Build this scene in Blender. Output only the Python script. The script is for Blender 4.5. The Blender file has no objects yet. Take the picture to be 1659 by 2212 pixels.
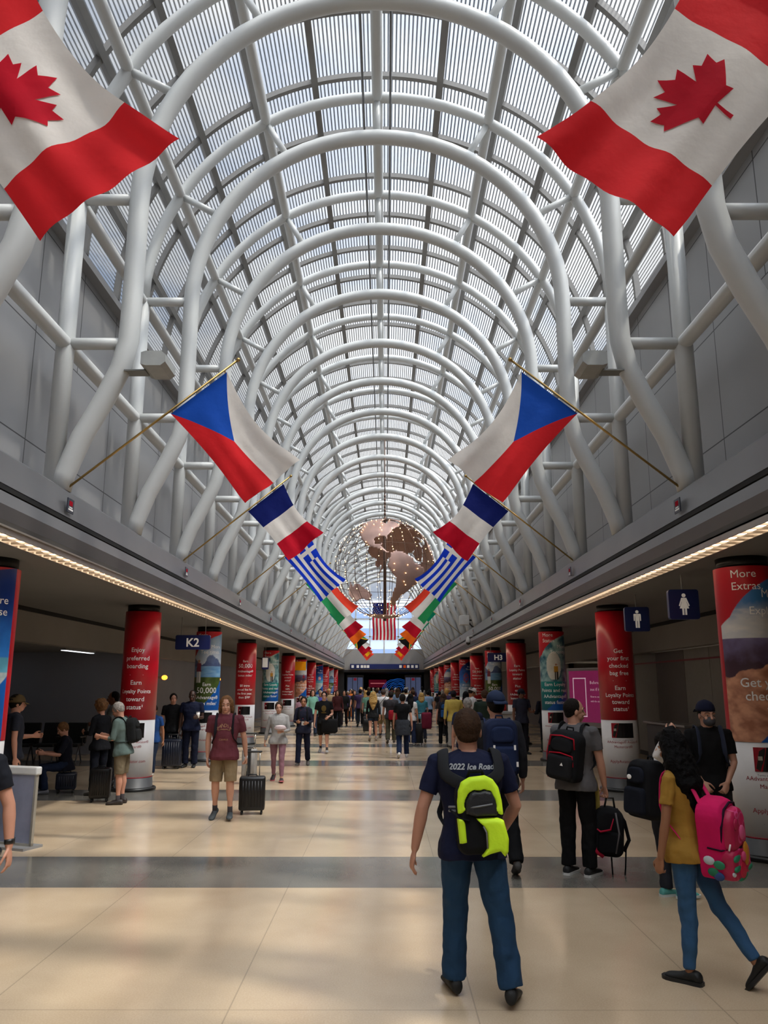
import bpy, bmesh, math, random
from mathutils import Vector, Matrix, noise
PI=math.pi
random.seed(7)
S=bpy.context.scene
COL=S.collection
# ---------------------------------------------------------------- camera
cd=bpy.data.cameras.new('camera'); cam=bpy.data.objects.new('camera',cd); COL.objects.link(cam)
cam.location=(0.15,0,1.95); cam.rotation_euler=(math.radians(90+12.27),0,math.radians(0.114))
cd.sensor_fit='HORIZONTAL'; cd.sensor_width=36; cd.lens=36*1720/1659; cd.clip_end=400; cd.clip_start=.05
S.camera=cam
# ---------------------------------------------------------------- world and light
W=bpy.data.worlds.new('sky'); S.world=W; W.use_nodes=True
nt=W.node_tree; N=nt.nodes; L=nt.links; N.clear()
def nd(t,**k):
    n=N.new(t)
    for a,b in k.items(): setattr(n,a,b)
    return n
out=nd('ShaderNodeOutputWorld'); bg=nd('ShaderNodeBackground'); L.new(bg.outputs[0],out.inputs[0])
tc=nd('ShaderNodeTexCoord')
mp=nd('ShaderNodeMapping'); mp.inputs['Scale'].default_value=(1,1,2.2); L.new(tc.outputs['Generated'],mp.inputs[0])
nz=nd('ShaderNodeTexNoise'); nz.inputs['Scale'].default_value=3.2; nz.inputs['Detail'].default_value=7; nz.inputs['Roughness'].default_value=.6
L.new(mp.outputs[0],nz.inputs['Vector'])
cr=nd('ShaderNodeValToRGB'); cr.color_ramp.elements[0].position=.36; cr.color_ramp.elements[0].color=(.40,.52,.74,1)
cr.color_ramp.elements[1].position=.56; cr.color_ramp.elements[1].color=(1.0,.995,.99,1)
e=cr.color_ramp.elements.new(.46); e.color=(.78,.82,.90,1)
L.new(nz.outputs[0],cr.inputs[0])
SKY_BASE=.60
GLOW_DIR=Vector((.38,-.42,.82)).normalized(); GLOW=12.5  # extra-bright sky lobe overhead and behind the camera, added to brighten the interior
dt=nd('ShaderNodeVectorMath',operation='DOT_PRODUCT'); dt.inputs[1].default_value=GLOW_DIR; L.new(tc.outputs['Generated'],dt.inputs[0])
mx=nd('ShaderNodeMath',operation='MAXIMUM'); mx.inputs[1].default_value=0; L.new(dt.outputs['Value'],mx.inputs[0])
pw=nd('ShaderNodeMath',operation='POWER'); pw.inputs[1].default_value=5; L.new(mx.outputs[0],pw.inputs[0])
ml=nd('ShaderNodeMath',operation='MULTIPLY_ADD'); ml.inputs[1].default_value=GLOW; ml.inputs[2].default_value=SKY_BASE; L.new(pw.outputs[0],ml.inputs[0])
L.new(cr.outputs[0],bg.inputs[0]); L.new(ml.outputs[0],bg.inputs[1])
sd=bpy.data.lights.new('sun','SUN'); so=bpy.data.objects.new('sun',sd); COL.objects.link(so)
sd.energy=4.0; sd.angle=math.radians(2); sd.color=(1,.93,.82)
so.rotation_euler=Vector((.40,-.22,.86)).to_track_quat('Z','Y').to_euler(); so.location=(5,-5,20)
S.view_settings.view_transform='Standard'; S.view_settings.look='None'; S.view_settings.gamma=1; S.view_settings.exposure=.25
S.view_settings.use_curve_mapping=False
try:
    S.cycles.max_bounces=8; S.cycles.diffuse_bounces=4; S.cycles.transparent_max_bounces=16; S.cycles.sample_clamp_indirect=6
except Exception: pass
# ---------------------------------------------------------------- materials
def hx(h):
    h=h.lstrip('#'); c=[int(h[i:i+2],16)/255 for i in (0,2,4)]
    return tuple((x/12.92 if x<=.04045 else ((x+.055)/1.055)**2.4) for x in c)
MC={}
def mat(name,col,rough=.6,metal=0,var=.06,scale=8,bump=0,bscale=40,emit=0,spec=.5,trans=0,coat=0):
    if name in MC: return MC[name]
    if isinstance(col,str): col=hx(col)
    m=bpy.data.materials.new(name); MC[name]=m; m.use_nodes=True
    t=m.node_tree; b=t.nodes['Principled BSDF']; o=t.nodes['Material Output']
    b.inputs['Roughness'].default_value=rough; b.inputs['Metallic'].default_value=metal
    b.inputs['Specular IOR Level'].default_value=spec; b.inputs['Coat Weight'].default_value=coat
    c=t.nodes.new('ShaderNodeTexCoord')
    n=t.nodes.new('ShaderNodeTexNoise'); n.inputs['Scale'].default_value=scale; n.inputs['Detail'].default_value=4
    t.links.new(c.outputs['Object'],n.inputs['Vector'])
    r=t.nodes.new('ShaderNodeValToRGB'); r.color_ramp.elements[0].position=.3; r.color_ramp.elements[1].position=.7
    r.color_ramp.elements[0].color=tuple(x*(1-var) for x in col)+(1,); r.color_ramp.elements[1].color=tuple(min(1,x*(1+var)) for x in col)+(1,)
    t.links.new(n.outputs[0],r.inputs[0]); t.links.new(r.outputs[0],b.inputs['Base Color'])
    if bump:
        n2=t.nodes.new('ShaderNodeTexNoise'); n2.inputs['Scale'].default_value=bscale; n2.inputs['Detail'].default_value=3
        t.links.new(c.outputs['Object'],n2.inputs['Vector'])
        bp=t.nodes.new('ShaderNodeBump'); bp.inputs['Strength'].default_value=bump; bp.inputs['Distance'].default_value=.02
        t.links.new(n2.outputs[0],bp.inputs['Height']); t.links.new(bp.outputs[0],b.inputs['Normal'])
    if emit:
        b.inputs['Emission Color'].default_value=tuple(col)+(1,); b.inputs['Emission Strength'].default_value=emit
    if trans:
        tr=t.nodes.new('ShaderNodeBsdfTranslucent'); t.links.new(r.outputs[0],tr.inputs[0])
        ms=t.nodes.new('ShaderNodeMixShader'); ms.inputs[0].default_value=trans
        t.links.new(b.outputs[0],ms.inputs[1]); t.links.new(tr.outputs[0],ms.inputs[2]); t.links.new(ms.outputs[0],o.inputs[0])
    return m
def cloth(h,b=.35): return mat('cloth_'+h.strip('#'),h,rough=.85,var=.10,scale=6,bump=b,bscale=14,spec=.2)
def math_node(t,op,a,b=None):
    n=t.nodes.new('ShaderNodeMath'); n.operation=op
    for i,v in enumerate((a,b)):
        if v is None: continue
        if isinstance(v,(int,float)): n.inputs[i].default_value=v
        else: t.links.new(v,n.inputs[i])
    return n.outputs[0]
# floor terrazzo with dark cross bands
def floor_mat():
    m=bpy.data.materials.new('terrazzo'); m.use_nodes=True; t=m.node_tree; b=t.nodes['Principled BSDF']
    c=t.nodes.new('ShaderNodeTexCoord'); sp=t.nodes.new('ShaderNodeSeparateXYZ'); t.links.new(c.outputs['Object'],sp.inputs[0])
    fr=math_node(t,'FRACT',math_node(t,'DIVIDE',math_node(t,'SUBTRACT',sp.outputs[1],8.45-6.05*4),6.05))
    band=math_node(t,'LESS_THAN',fr,1.45/6.05)
    n=t.nodes.new('ShaderNodeTexNoise'); n.inputs['Scale'].default_value=1.1; n.inputs['Detail'].default_value=6; t.links.new(c.outputs['Object'],n.inputs['Vector'])
    v=t.nodes.new('ShaderNodeTexNoise'); v.inputs['Scale'].default_value=90; v.inputs['Detail'].default_value=3; t.links.new(c.outputs['Object'],v.inputs['Vector'])
    s=math_node(t,'ADD',math_node(t,'MULTIPLY',n.outputs[0],.6),math_node(t,'MULTIPLY',v.outputs[0],.4))
    def ramp(a,bb):
        r=t.nodes.new('ShaderNodeValToRGB'); r.color_ramp.elements[0].position=.32; r.color_ramp.elements[1].position=.68
        r.color_ramp.elements[0].color=a+(1,); r.color_ramp.elements[1].color=bb+(1,); t.links.new(s,r.inputs[0]); return r.outputs[0]
    A=ramp(hx('c0a88a'),hx('d8c2a4')); B=ramp(hx('66635d'),hx('827e76'))
    m1=t.nodes.new('ShaderNodeMix'); m1.data_type='RGBA'; t.links.new(band,m1.inputs[0]); t.links.new(A,m1.inputs[6]); t.links.new(B,m1.inputs[7])
    fx=math_node(t,'FRACT',math_node(t,'DIVIDE',math_node(t,'ADD',sp.outputs[0],60.1),1.52))
    fy=math_node(t,'FRACT',math_node(t,'MULTIPLY',fr,2.0))
    ln=math_node(t,'MAXIMUM',math_node(t,'LESS_THAN',fx,.006),math_node(t,'LESS_THAN',fy,.003))
    m2=t.nodes.new('ShaderNodeMix'); m2.data_type='RGBA'; t.links.new(math_node(t,'MULTIPLY',ln,.35),m2.inputs[0]); t.links.new(m1.outputs[2],m2.inputs[6]); m2.inputs[7].default_value=(.12,.10,.08,1)
    t.links.new(m2.outputs[2],b.inputs['Base Color'])
    t.links.new(math_node(t,'ADD',math_node(t,'MULTIPLY',n.outputs[0],.14),.10),b.inputs['Roughness'])
    b.inputs['Specular IOR Level'].default_value=.6
    return m
def glaze_mat():
    m=bpy.data.materials.new('striped_glazing'); m.use_nodes=True; t=m.node_tree; o=t.nodes['Material Output']; t.nodes.remove(t.nodes['Principled BSDF'])
    u=t.nodes.new('ShaderNodeUVMap'); sp=t.nodes.new('ShaderNodeSeparateXYZ'); t.links.new(u.outputs[0],sp.inputs[0])
    st=math_node(t,'LESS_THAN',math_node(t,'FRACT',math_node(t,'DIVIDE',sp.outputs[0],.0725)),.40)
    def mix(f,a,b):
        n=t.nodes.new('ShaderNodeMixShader')
        if isinstance(f,float): n.inputs[0].default_value=f
        else: t.links.new(f,n.inputs[0])
        t.links.new(a,n.inputs[1]); t.links.new(b,n.inputs[2]); return n.outputs[0]
    tr=t.nodes.new('ShaderNodeBsdfTransparent'); tr.inputs[0].default_value=(.97,.99,1,1)
    tl=t.nodes.new('ShaderNodeBsdfTranslucent'); tl.inputs[0].default_value=(.40,.41,.42,1)
    df=t.nodes.new('ShaderNodeBsdfDiffuse'); df.inputs[0].default_value=(.26,.27,.28,1)
    clear=mix(.36,tr.outputs[0],tl.outputs[0]); dark=mix(.82,tr.outputs[0],df.outputs[0])
    t.links.new(mix(st,clear,dark),o.inputs[0]); return m
def vcol_mat():
    m=bpy.data.materials.new('printed_wrap'); m.use_nodes=True; t=m.node_tree; b=t.nodes['Principled BSDF']
    a=t.nodes.new('ShaderNodeAttribute'); a.attribute_name='print'; t.links.new(a.outputs['Color'],b.inputs['Base Color'])
    b.inputs['Roughness'].default_value=.35; return m
# ---------------------------------------------------------------- mesh helpers
def V(*a): return Vector(a)
def obj(name,bm,m,parent=None,smooth=False,mods=None,label=None,loc=None):
    me=bpy.data.meshes.new(name); bm.to_mesh(me); bm.free()
    if smooth:
        for p in me.polygons: p.use_smooth=True
    for x in (m if isinstance(m,(list,tuple)) else [m]): me.materials.append(x)
    o=bpy.data.objects.new(name,me); COL.objects.link(o)
    if parent: o.parent=parent
    if loc is not None: o.location=loc
    if label: o['label']=label
    return o
def tag(o,label,cat,group=None):
    o['label']=label; o['category']=cat
    if group: o['group']=group
    return o
def thing(name,label,cat,loc=(0,0,0),rz=0,group=None):
    o=bpy.data.objects.new(name,None); COL.objects.link(o); o.location=loc; o.rotation_euler=(0,0,rz); o.empty_display_size=.2
    return tag(o,label,cat,group)
def struct(name,bm,m,smooth=False):
    o=obj(name,bm,m,smooth=smooth); o['kind']='structure'; return o
def dup(root,loc=None,label=None,rz=None,group=None):
    r=root.copy(); COL.objects.link(r)
    if loc is not None: r.location=loc
    if rz is not None: r.rotation_euler=(0,0,rz)
    if label: r['label']=label
    if group: r['group']=group
    for ch in list(root.children):
        c=ch.copy(); COL.objects.link(c); c.parent=r
        for g in ch.children:
            d=g.copy(); COL.objects.link(d); d.parent=c
    return r
def box(bm,x0,x1,y0,y1,z0,z1,M=None,mi=0,bev=0):
    vs=[bm.verts.new(V(x,y,z)) for x in (x0,x1) for y in (y0,y1) for z in (z0,z1)]
    fs=[bm.faces.new([vs[i] for i in q]) for q in ((0,1,3,2),(4,6,7,5),(0,4,5,1),(2,3,7,6),(0,2,6,4),(1,5,7,3))]
    for f in fs: f.material_index=mi
    if bev:
        es=list({e for f in fs for e in f.edges})
        r=bmesh.ops.bevel(bm,geom=es,offset=bev,segments=3,affect='EDGES',profile=.5)
        vs=list({v for f in r['faces'] for v in f.verts}|{v for v in vs if v.is_valid})
    if M is not None:
        for v in vs:
            if v.is_valid: v.co=M@v.co
    return vs
def tube(bm,pts,rad,n=12,flat=1.0,side=None,ends='flat',mi=0):
    pts=[Vector(p) for p in pts]
    if isinstance(rad,(int,float)): rad=[rad]*len(pts)
    rad=list(rad); k=len(pts)
    T=[(pts[min(i+1,k-1)]-pts[max(i-1,0)]).normalized() for i in range(k)]
    if side is None: side=V(1,0,0) if abs(T[0].x)<.8 else V(0,1,0)
    s=(side-T[0]*side.dot(T[0])).normalized(); rings=[]
    P=list(zip(pts,rad,T))
    if ends=='round':
        a,ra,ta=P[0]; b,rb,tb=P[-1]
        P=[(a-ta*ra*.95,ra*.3,ta),(a-ta*ra*.7,ra*.7,ta)]+P+[(b+tb*rb*.7,rb*.7,tb),(b+tb*rb*.95,rb*.3,tb)]
    for p,r,t in P:
        s=(s-t*s.dot(t)).normalized(); u=t.cross(s)
        rings.append([bm.verts.new(p+s*(math.cos(2*PI*j/n)*r)+u*(math.sin(2*PI*j/n)*r*flat)) for j in range(n)])
    for a,b in zip(rings,rings[1:]):
        for j in range(n): bm.faces.new((a[j],a[(j+1)%n],b[(j+1)%n],b[j])).material_index=mi
    bm.faces.new(rings[0][::-1]).material_index=mi; bm.faces.new(rings[-1]).material_index=mi
def loft(bm,rings):
    R=[[bm.verts.new(p) for p in r] for r in rings]; n=len(R[0])
    for a,b in zip(R,R[1:]):
        for j in range(n): bm.faces.new((a[j],a[(j+1)%n],b[(j+1)%n],b[j]))
    bm.faces.new(R[0][::-1]); bm.faces.new(R[-1])
def ell(bm,c,r,M=None,n=16):
    mm=Matrix.Translation(c)@Matrix.Diagonal((r[0],r[1],r[2],1))
    if M is not None: mm=M@mm
    bmesh.ops.create_uvsphere(bm,u_segments=n,v_segments=max(6,n*2//3),radius=1,matrix=mm)
def lathe(bm,prof,c=(0,0),n=32,mi=0):
    R=[[bm.verts.new(V(c[0]+r*math.cos(2*PI*j/n),c[1]+r*math.sin(2*PI*j/n),z)) for j in range(n)] for r,z in prof]
    for a,b in zip(R,R[1:]):
        for j in range(n): bm.faces.new((a[j],a[(j+1)%n],b[(j+1)%n],b[j])).material_index=mi
    bm.faces.new(R[0][::-1]).material_index=mi; bm.faces.new(R[-1]).material_index=mi
def rr2(w,h,r,n=4):
    o=[]
    for cx,cz,a0 in ((w-r,-h+r,-PI/2),(w-r,h-r,0),(-w+r,h-r,PI/2),(-w+r,-h+r,PI)):
        for k in range(n+1): a=a0+PI/2*k/n; o.append((cx+r*math.cos(a),cz+r*math.sin(a)))
    return o
def prism(bm,poly,M,th):
    """poly: 2D outline in local XZ plane, extruded th along local Y, then moved by M"""
    a=[bm.verts.new(M@V(x,0,z)) for x,z in poly]; b=[bm.verts.new(M@V(x,th,z)) for x,z in poly]
    n=len(poly)
    for i in range(n): bm.faces.new((a[i],a[(i+1)%n],b[(i+1)%n],b[i]))
    bm.faces.new(a[::-1]); bm.faces.new(b)
def extrude_y(name,prof,y0,y1,m,kind='struct',closed=True):
    bm=bmesh.new(); n=len(prof)
    a=[bm.verts.new(V(x,y0,z)) for x,z in prof]; b=[bm.verts.new(V(x,y1,z)) for x,z in prof]
    for i in range(n if closed else n-1): bm.faces.new((a[i],a[(i+1)%n],b[(i+1)%n],b[i]))
    if closed: bm.faces.new(a[::-1]); bm.faces.new(b)
    bmesh.ops.recalc_face_normals(bm,faces=bm.faces)
    return bm
_fc={}
def text2d(body,size,align='CENTER',bold=0,shear=0,spacing=1.0,res=3):
    """returns (verts2d, faces) of a text line block laid out at origin"""
    c=bpy.data.curves.new('t','FONT'); c.body=body; c.size=size; c.align_x=align; c.offset=bold; c.shear=shear; c.space_line=spacing; c.resolution_u=res
    c.fill_mode='FRONT'
    o=bpy.data.objects.new('t',c); COL.objects.link(o)
    dg=bpy.context.evaluated_depsgraph_get(); me=bpy.data.meshes.new_from_object(o.evaluated_get(dg))
    vs=[(v.co.x,v.co.y) for v in me.vertices]; fs=[tuple(p.vertices) for p in me.polygons]
    bpy.data.objects.remove(o); bpy.data.curves.remove(c); bpy.data.meshes.remove(me)
    return vs,fs
def text_flat(bm,body,size,M,align='CENTER',mi=0,**k):
    """flat text: local x right, z up, facing local -y"""
    key=(body,size,align,tuple(sorted(k.items())))
    if key not in _fc: _fc[key]=text2d(body,size,align,**k)
    vs,fs=_fc[key]; b=[bm.verts.new(M@V(x,0,y)) for x,y in vs]
    for f in fs:
        try: bm.faces.new([b[i] for i in f]).material_index=mi
        except ValueError: pass
white_paint=mat('white_steel_paint','#bfc1c0',rough=.42,var=.03,scale=2)
grey_metal=mat('grey_metal_panel','#8f8f90',rough=.45,metal=.15,var=.05,scale=1.5)
dark_rubber=mat('black_plastic','#141414',rough=.45,var=.1)
# ================================================================ structure
Y0,Y1=-16.0,79.0
M_floor=floor_mat()
bm=bmesh.new(); box(bm,-24,24,Y0,112,-.3,0); struct('floor',bm,M_floor)
M_dark=mat('aisle_ceiling_paint','#6c6b6a',rough=.8,var=.05,scale=1)
M_bulk=mat('bulkhead_paint','#8a857f',rough=.8,var=.05,scale=1)
M_lounge=mat('lounge_wall_paint','#8f929c',rough=.85,var=.04,scale=1)
fasc=mat('fascia_metal','#7b7a7c',rough=.35,metal=.4,var=.06,scale=1.2)
fasc2=mat('fascia_lower_metal','#6a696b',rough=.38,metal=.4,var=.06,scale=1.2)
black=mat('shadow_gap_black','#0c0c0c',rough=.8)
for s,nm in ((-1,'left'),(1,'right')):
    # ledge deck and fascia profile
    prof=[(s*x,z) for x,z in ((4.75,4.42),(3.98,4.42),(3.90,4.36),(3.86,4.02),(3.90,4.0),(3.90,3.96),(3.86,3.94),(3.84,3.80),(3.88,3.66),(3.97,3.58),(4.10,3.62),(4.75,3.62))]
    struct('trim_1' if s<0 else 'trim_2',extrude_y('f',prof,Y0,Y1,fasc),fasc)
    bm=bmesh.new(); box(bm,min(s*3.853,s*3.90),max(s*3.853,s*3.90),Y0,Y1,3.955,4.005); struct('trim_3' if s<0 else 'trim_4',bm,black)
    # aisle ceiling
    bm=bmesh.new(); box(bm,*sorted((s*4.12,s*7.1)),Y0,Y1,3.5,3.62); struct('ceiling_'+nm,bm,M_dark)
    bm=bmesh.new(); box(bm,*sorted((s*7.08,s*7.14)),Y0,Y1,3.42,3.5); struct('trim_5' if s<0 else 'trim_6',bm,black)
    bm=bmesh.new(); box(bm,*sorted((s*7.14,s*7.4)),Y0,Y1,2.82,3.62); struct('wall_bulkhead_'+nm,bm,M_bulk)
# left lounge: lower ceiling and back wall with openings
bm=bmesh.new(); box(bm,-20,-7.4,Y0,Y1,2.9,3.0); struct('ceiling_lounge',bm,M_dark)
bm=bmesh.new(); box(bm,-13.2,-13,Y0,26,0,2.9); box(bm,-13,-7.6,24,24.2,0,2.9); box(bm,-7.9,-7.6,24.2,Y1,0,2.9); struct('wall_left',bm,M_lounge)
# right wall
M_rw=[mat('wall_panel_a','#8a8781',rough=.7,var=.04),mat('wall_panel_b','#6a6361',rough=.7,var=.04),mat('wall_red_strip','#7c3038',rough=.5),mat('wall_dark','#2a2829',rough=.7)]
bm=bmesh.new()
box(bm,7.62,7.8,Y0,24.2,0,2.82,mi=1)
for k,(a,b,mi) in enumerate(((1.2,3.4,0),(3.4,5.7,1),(5.7,7.2,0),(9.3,11.0,1),(11,13.6,0),(13.6,16.4,1),(16.4,18.6,0),(18.6,20.2,0),(20.2,22.3,1),(22.3,24.2,0))): box(bm,7.585,7.62,a+.01,b-.01,0.12,2.82,mi=mi)
box(bm,7.57,7.585,Y0,24.2,2.54,2.58,mi=2); box(bm,7.58,7.62,Y0,24.2,0,.12,mi=3)
box(bm,7.62,12,24.2,24.4,0,2.82,mi=1); box(bm,12,12.2,24.4,33,0,2.9,mi=0); box(bm,7.62,12,33,33.2,0,2.82,mi=0); box(bm,7.62,7.8,33,Y1,0,2.82,mi=1)
struct('wall_right',bm,M_rw)
bm=bmesh.new(); box(bm,7.4,14,Y0,Y1,2.9,3.0); struct('ceiling_right_recess',bm,M_dark)
# clerestory panel walls behind the trusses
def panel_mat():
    m=mat('clerestory_panel','#9a9a9b',rough=.42,metal=.25,var=.05,scale=.6); t=m.node_tree; b=t.nodes['Principled BSDF']
    src=b.inputs['Base Color'].links[0].from_socket
    c=t.nodes.new('ShaderNodeTexCoord'); sp=t.nodes.new('ShaderNodeSeparateXYZ'); t.links.new(c.outputs['Object'],sp.inputs[0])
    fy=math_node(t,'FRACT',math_node(t,'DIVIDE',math_node(t,'ADD',sp.outputs[1],30-.83),3.025)); fz=math_node(t,'FRACT',math_node(t,'DIVIDE',math_node(t,'SUBTRACT',sp.outputs[2],3.6),1.55))
    ln=math_node(t,'MAXIMUM',math_node(t,'LESS_THAN',fy,.007),math_node(t,'LESS_THAN',fz,.012))
    ln=math_node(t,'MAXIMUM',ln,math_node(t,'MULTIPLY',math_node(t,'LESS_THAN',math_node(t,'ABSOLUTE',math_node(t,'SUBTRACT',fy,.5)),.004),math_node(t,'GREATER_THAN',sp.outputs[2],6.7)))
    mx_=t.nodes.new('ShaderNodeMix'); mx_.data_type='RGBA'; t.links.new(ln,mx_.inputs[0]); t.links.new(src,mx_.inputs[6]); mx_.inputs[7].default_value=(.05,.05,.05,1)
    t.links.new(mx_.outputs[2],b.inputs['Base Color']); return m
M_panel=panel_mat()
for s,nm in ((-1,'left'),(1,'right')):
    bm=bmesh.new(); box(bm,*sorted((s*4.66,s*4.8)),Y0,Y1,4.3,8.42); struct('wall_clerestory_'+nm,bm,M_panel)
    bm=bmesh.new(); box(bm,*sorted((s*4.5,s*4.85)),Y0,Y1,8.38,8.5); struct('trim_7' if s<0 else 'trim_8',bm,grey_metal)
# vault glazing
CZ,RG=8.59,4.68
def arcp(r,a): return (r*math.sin(a),CZ+r*math.cos(a))
bm=bmesh.new(); uvl=bm.loops.layers.uv.new('UVMap')
path=[(-RG,8.48,-.11)]+[arcp(RG,math.radians(-90+3*i))+(RG*math.radians(3*i),) for i in range(61)]+[(RG,8.48,RG*PI+.11)]
va=[bm.verts.new(V(x,Y0,z)) for x,z,_ in path]; vb=[bm.verts.new(V(x,Y1,z)) for x,z,_ in path]
for i in range(len(path)-1):
    f=bm.faces.new((va[i],va[i+1],vb[i+1],vb[i])); 
    for l,(u,v) in zip(f.loops,((path[i][2],0),(path[i+1][2],0),(path[i+1][2],1),(path[i][2],1))): l[uvl].uv=(u,v)
struct('ceiling_glazing',bm,glaze_mat())
# glazing purlins every 15 degrees and transverse ribs every 1.5125 m
steel_grey=mat('grey_glazing_bar','#6e6c69',rough=.5,var=.05)
bm=bmesh.new()
for k in range(-5,6):
    a=math.radians(15*k)
    if k==0: continue
    x,z=arcp(RG-.07,a); M=Matrix.Translation((x,0,z))@Matrix.Rotation(a,4,'Y')
    box(bm,-.045,.045,Y0,Y1,-.07,.05,M); box(bm,-.06,.06,Y0,Y1,-.085,-.07,M)
struct('trim_9',bm,steel_grey)
bm=bmesh.new(); y=.83-1.5125*11
yy=[3.85+1.5125*k for k in range(-13,50)]
for y in yy:
    if y>Y1: continue
    for i in range(60):
        a0=math.radians(-90+3*i); a1=a0+math.radians(3)
        q=[]
        for r in (RG-.03,RG-.13):
            for a in (a0,a1):
                x,z=arcp(r,a); q.append((x,z))
        v=[bm.verts.new(V(q[j][0],y+dy,q[j][1])) for dy in (-.045,.045) for j in (0,1,3,2)]
        for f in ((3,2,1,0),(4,5,6,7),(2,3,7,6),(0,1,5,4)): bm.faces.new([v[j] for j in f])
struct('trim_10',bm,steel_grey)
# ---------------------------------------------------------------- arch trusses
RI,RO=3.27,4.12
def make_truss():
    t=thing('arch_truss','','steel arch',(0,0,0),0,'tubular steel arches carrying the glass vault')
    bm=bmesh.new()
    pts=[V(-4.02,0,4.40),V(-3.98,0,4.6),V(-3.80,0,5.1),V(-3.55,0,5.6),V(-3.36,0,6.05),V(-3.28,0,6.45)]+[V(-RI,0,z) for z in (6.9,7.4,8.0)]
    pts+=[V(RI*math.sin(math.radians(a)),0,CZ+RI*math.cos(math.radians(a))) for a in range(-90,91,6)]
    pts+=[V(-p.x,0,p.z) for p in reversed(pts[:9])]
    tube(bm,pts,.135,16); obj('inner_arch',bm,white_paint,t,True)
    bm=bmesh.new()
    pts=[V(RO*math.sin(math.radians(a)),0,CZ+RO*math.cos(math.radians(a))) for a in range(-90,91,6)]
    tube(bm,pts,.10,14); obj('outer_arch',bm,white_paint,t,True)
    for s in (-1,1):
        bm=bmesh.new(); tube(bm,[V(s*RO,0,4.40),V(s*RO,0,CZ)],.12,14); obj('post',bm,white_paint,t,True)
        for z in (6.40,8.55):
            bm=bmesh.new(); tube(bm,[V(s*3.3,0,z),V(s*RO,0,z)],.08,10); obj('strut',bm,white_paint,t,True)
    for a in (-60,-30,0,30,60):
        r=math.radians(a); bm=bmesh.new()
        tube(bm,[V(RI*math.sin(r),0,CZ+RI*math.cos(r)),V(RO*math.sin(r),0,CZ+RO*math.cos(r))],.062,10); obj('strut',bm,white_paint,t,True)
    return t
ordn='first second third fourth fifth sixth seventh eighth ninth tenth eleventh twelfth thirteenth fourteenth fifteenth sixteenth seventeenth eighteenth nineteenth twentieth'.split()
TY=[3.85+3.025*k for k in range(-5,25)]
T0=make_truss(); T0.location=(0,TY[0],0); T0['label']='white tubular steel arch behind and above the photographer'; cnt=0
for k,y in enumerate(TY[1:]):
    if y<3: lab='white tubular steel arch behind and above the photographer'
    else:
        lab=('white tubular steel arch, %s counting from the photographer down the hall'%ordn[cnt]) if cnt<20 else 'distant white tubular steel arch beyond the hanging globe near the end window'
        cnt+=1
    dup(T0,(0,y,0),lab)
# longitudinal tubes
names={0:'ridge',30:'upper',60:'middle',90:'springing'}
def ltube(x,z,r,lab):
    bm=bmesh.new(); tube(bm,[V(0,Y0-0,0),V(0,Y1-.2,0)],r,12); o=obj('long_steel_tube',bm,white_paint,None,True,loc=(x,0,z)); tag(o,lab,'steel tube','steel tubes running the length of the hall')
ltube(0,CZ+RO-.02,.10,'white steel tube running along the ridge of the vault')
for s,nm in ((-1,'left'),(1,'right')):
    for a,w in ((30,'high on'),(60,'halfway up')):
        x,z=arcp(RO,math.radians(a)*s); ltube(x,z,.09,'white steel tube running lengthwise %s the %s side of the vault'%(w,nm))
    ltube(s*RO,8.55,.09,'white steel tube running lengthwise at the foot of the glass on the %s'%nm)
    ltube(s*RO,6.40,.10,'white steel tube running lengthwise in front of the grey panels on the %s'%nm)
for x in (-.26,.24):
    bm=bmesh.new(); tube(bm,[V(0,Y0,0),V(0,Y1-.3,0)],.022,8)
    for k in range(31): tube(bm,[V(0,Y0+3*k+1,.0),V(0,Y0+3*k+1,.3)],.012,6)
    o=obj('sprinkler_pipe',bm,mat('pipe_grey','#6c6e70',rough=.4),None,True,loc=(x,0,12.56)); tag(o,'thin grey sprinkler pipe just %s of the ridge tube'%('left' if x<0 else 'right'),'pipe')
# soffit light strips
lamp=mat('fluorescent_lens','#ffe6c8',emit=4.2,rough=.4); lampdim=mat('lamp_housing','#aaa298',rough=.3,metal=.6)
def strip(s):
    t=thing('light_trough','long louvred light trough under the %s ledge'%('left' if s<0 else 'right'),'light',(s*3.97,0,3.5),0,'light troughs under the ledges')
    bm=bmesh.new()
    box(bm,-.13,.15,Y0,Y1,.065,.085); box(bm,*sorted((-s*.13,-s*.115)),Y0,Y1,.0,.085); box(bm,*sorted((s*.13,s*.15)),Y0,Y1,.0,.085)
    obj('housing',bm,lampdim,t)
    y=Y0+.2; L0=None
    while y<Y1-1.4:
        if L0 is None:
            bm=bmesh.new(); box(bm,-.035,.035,0,1.15,.030,.055); L0=obj('lamp',bm,lamp,t,loc=(0,y,0))
        else:
            c_=L0.copy(); COL.objects.link(c_); c_.parent=t; c_.location=(0,y,0)
        y+=1.22
    bm=bmesh.new(); y=Y0
    while y<Y1-.1:
        box(bm,-.115,.13,y,y+.012,.004,.028); y+=.22
    o=obj('louvre',bm,lampdim,t); o['kind']='stuff'
for s in (-1,1): strip(s)
# aisle/lounge ceiling lights far left
for i,(x,y) in enumerate(((-9.5,13.5),(-9.7,19.4),(-8.3,22.2),(-11.0,22.2))):
    t=thing('ceiling_light','dim strip light in the left lounge ceiling, %s'%('nearest','second','third','farthest from the hall')[i],'light',(x,y,2.9))
    bm=bmesh.new(); box(bm,-.08,.08,-1.1,1.1,-.05,0); obj('housing',bm,grey_metal,t)
    bm=bmesh.new(); box(bm,-.06,.06,-1.05,1.05,-.065,-.05); obj('diffuser',bm,mat('dim_diffuser','#cfd2d8',emit=2.2),t)
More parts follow.
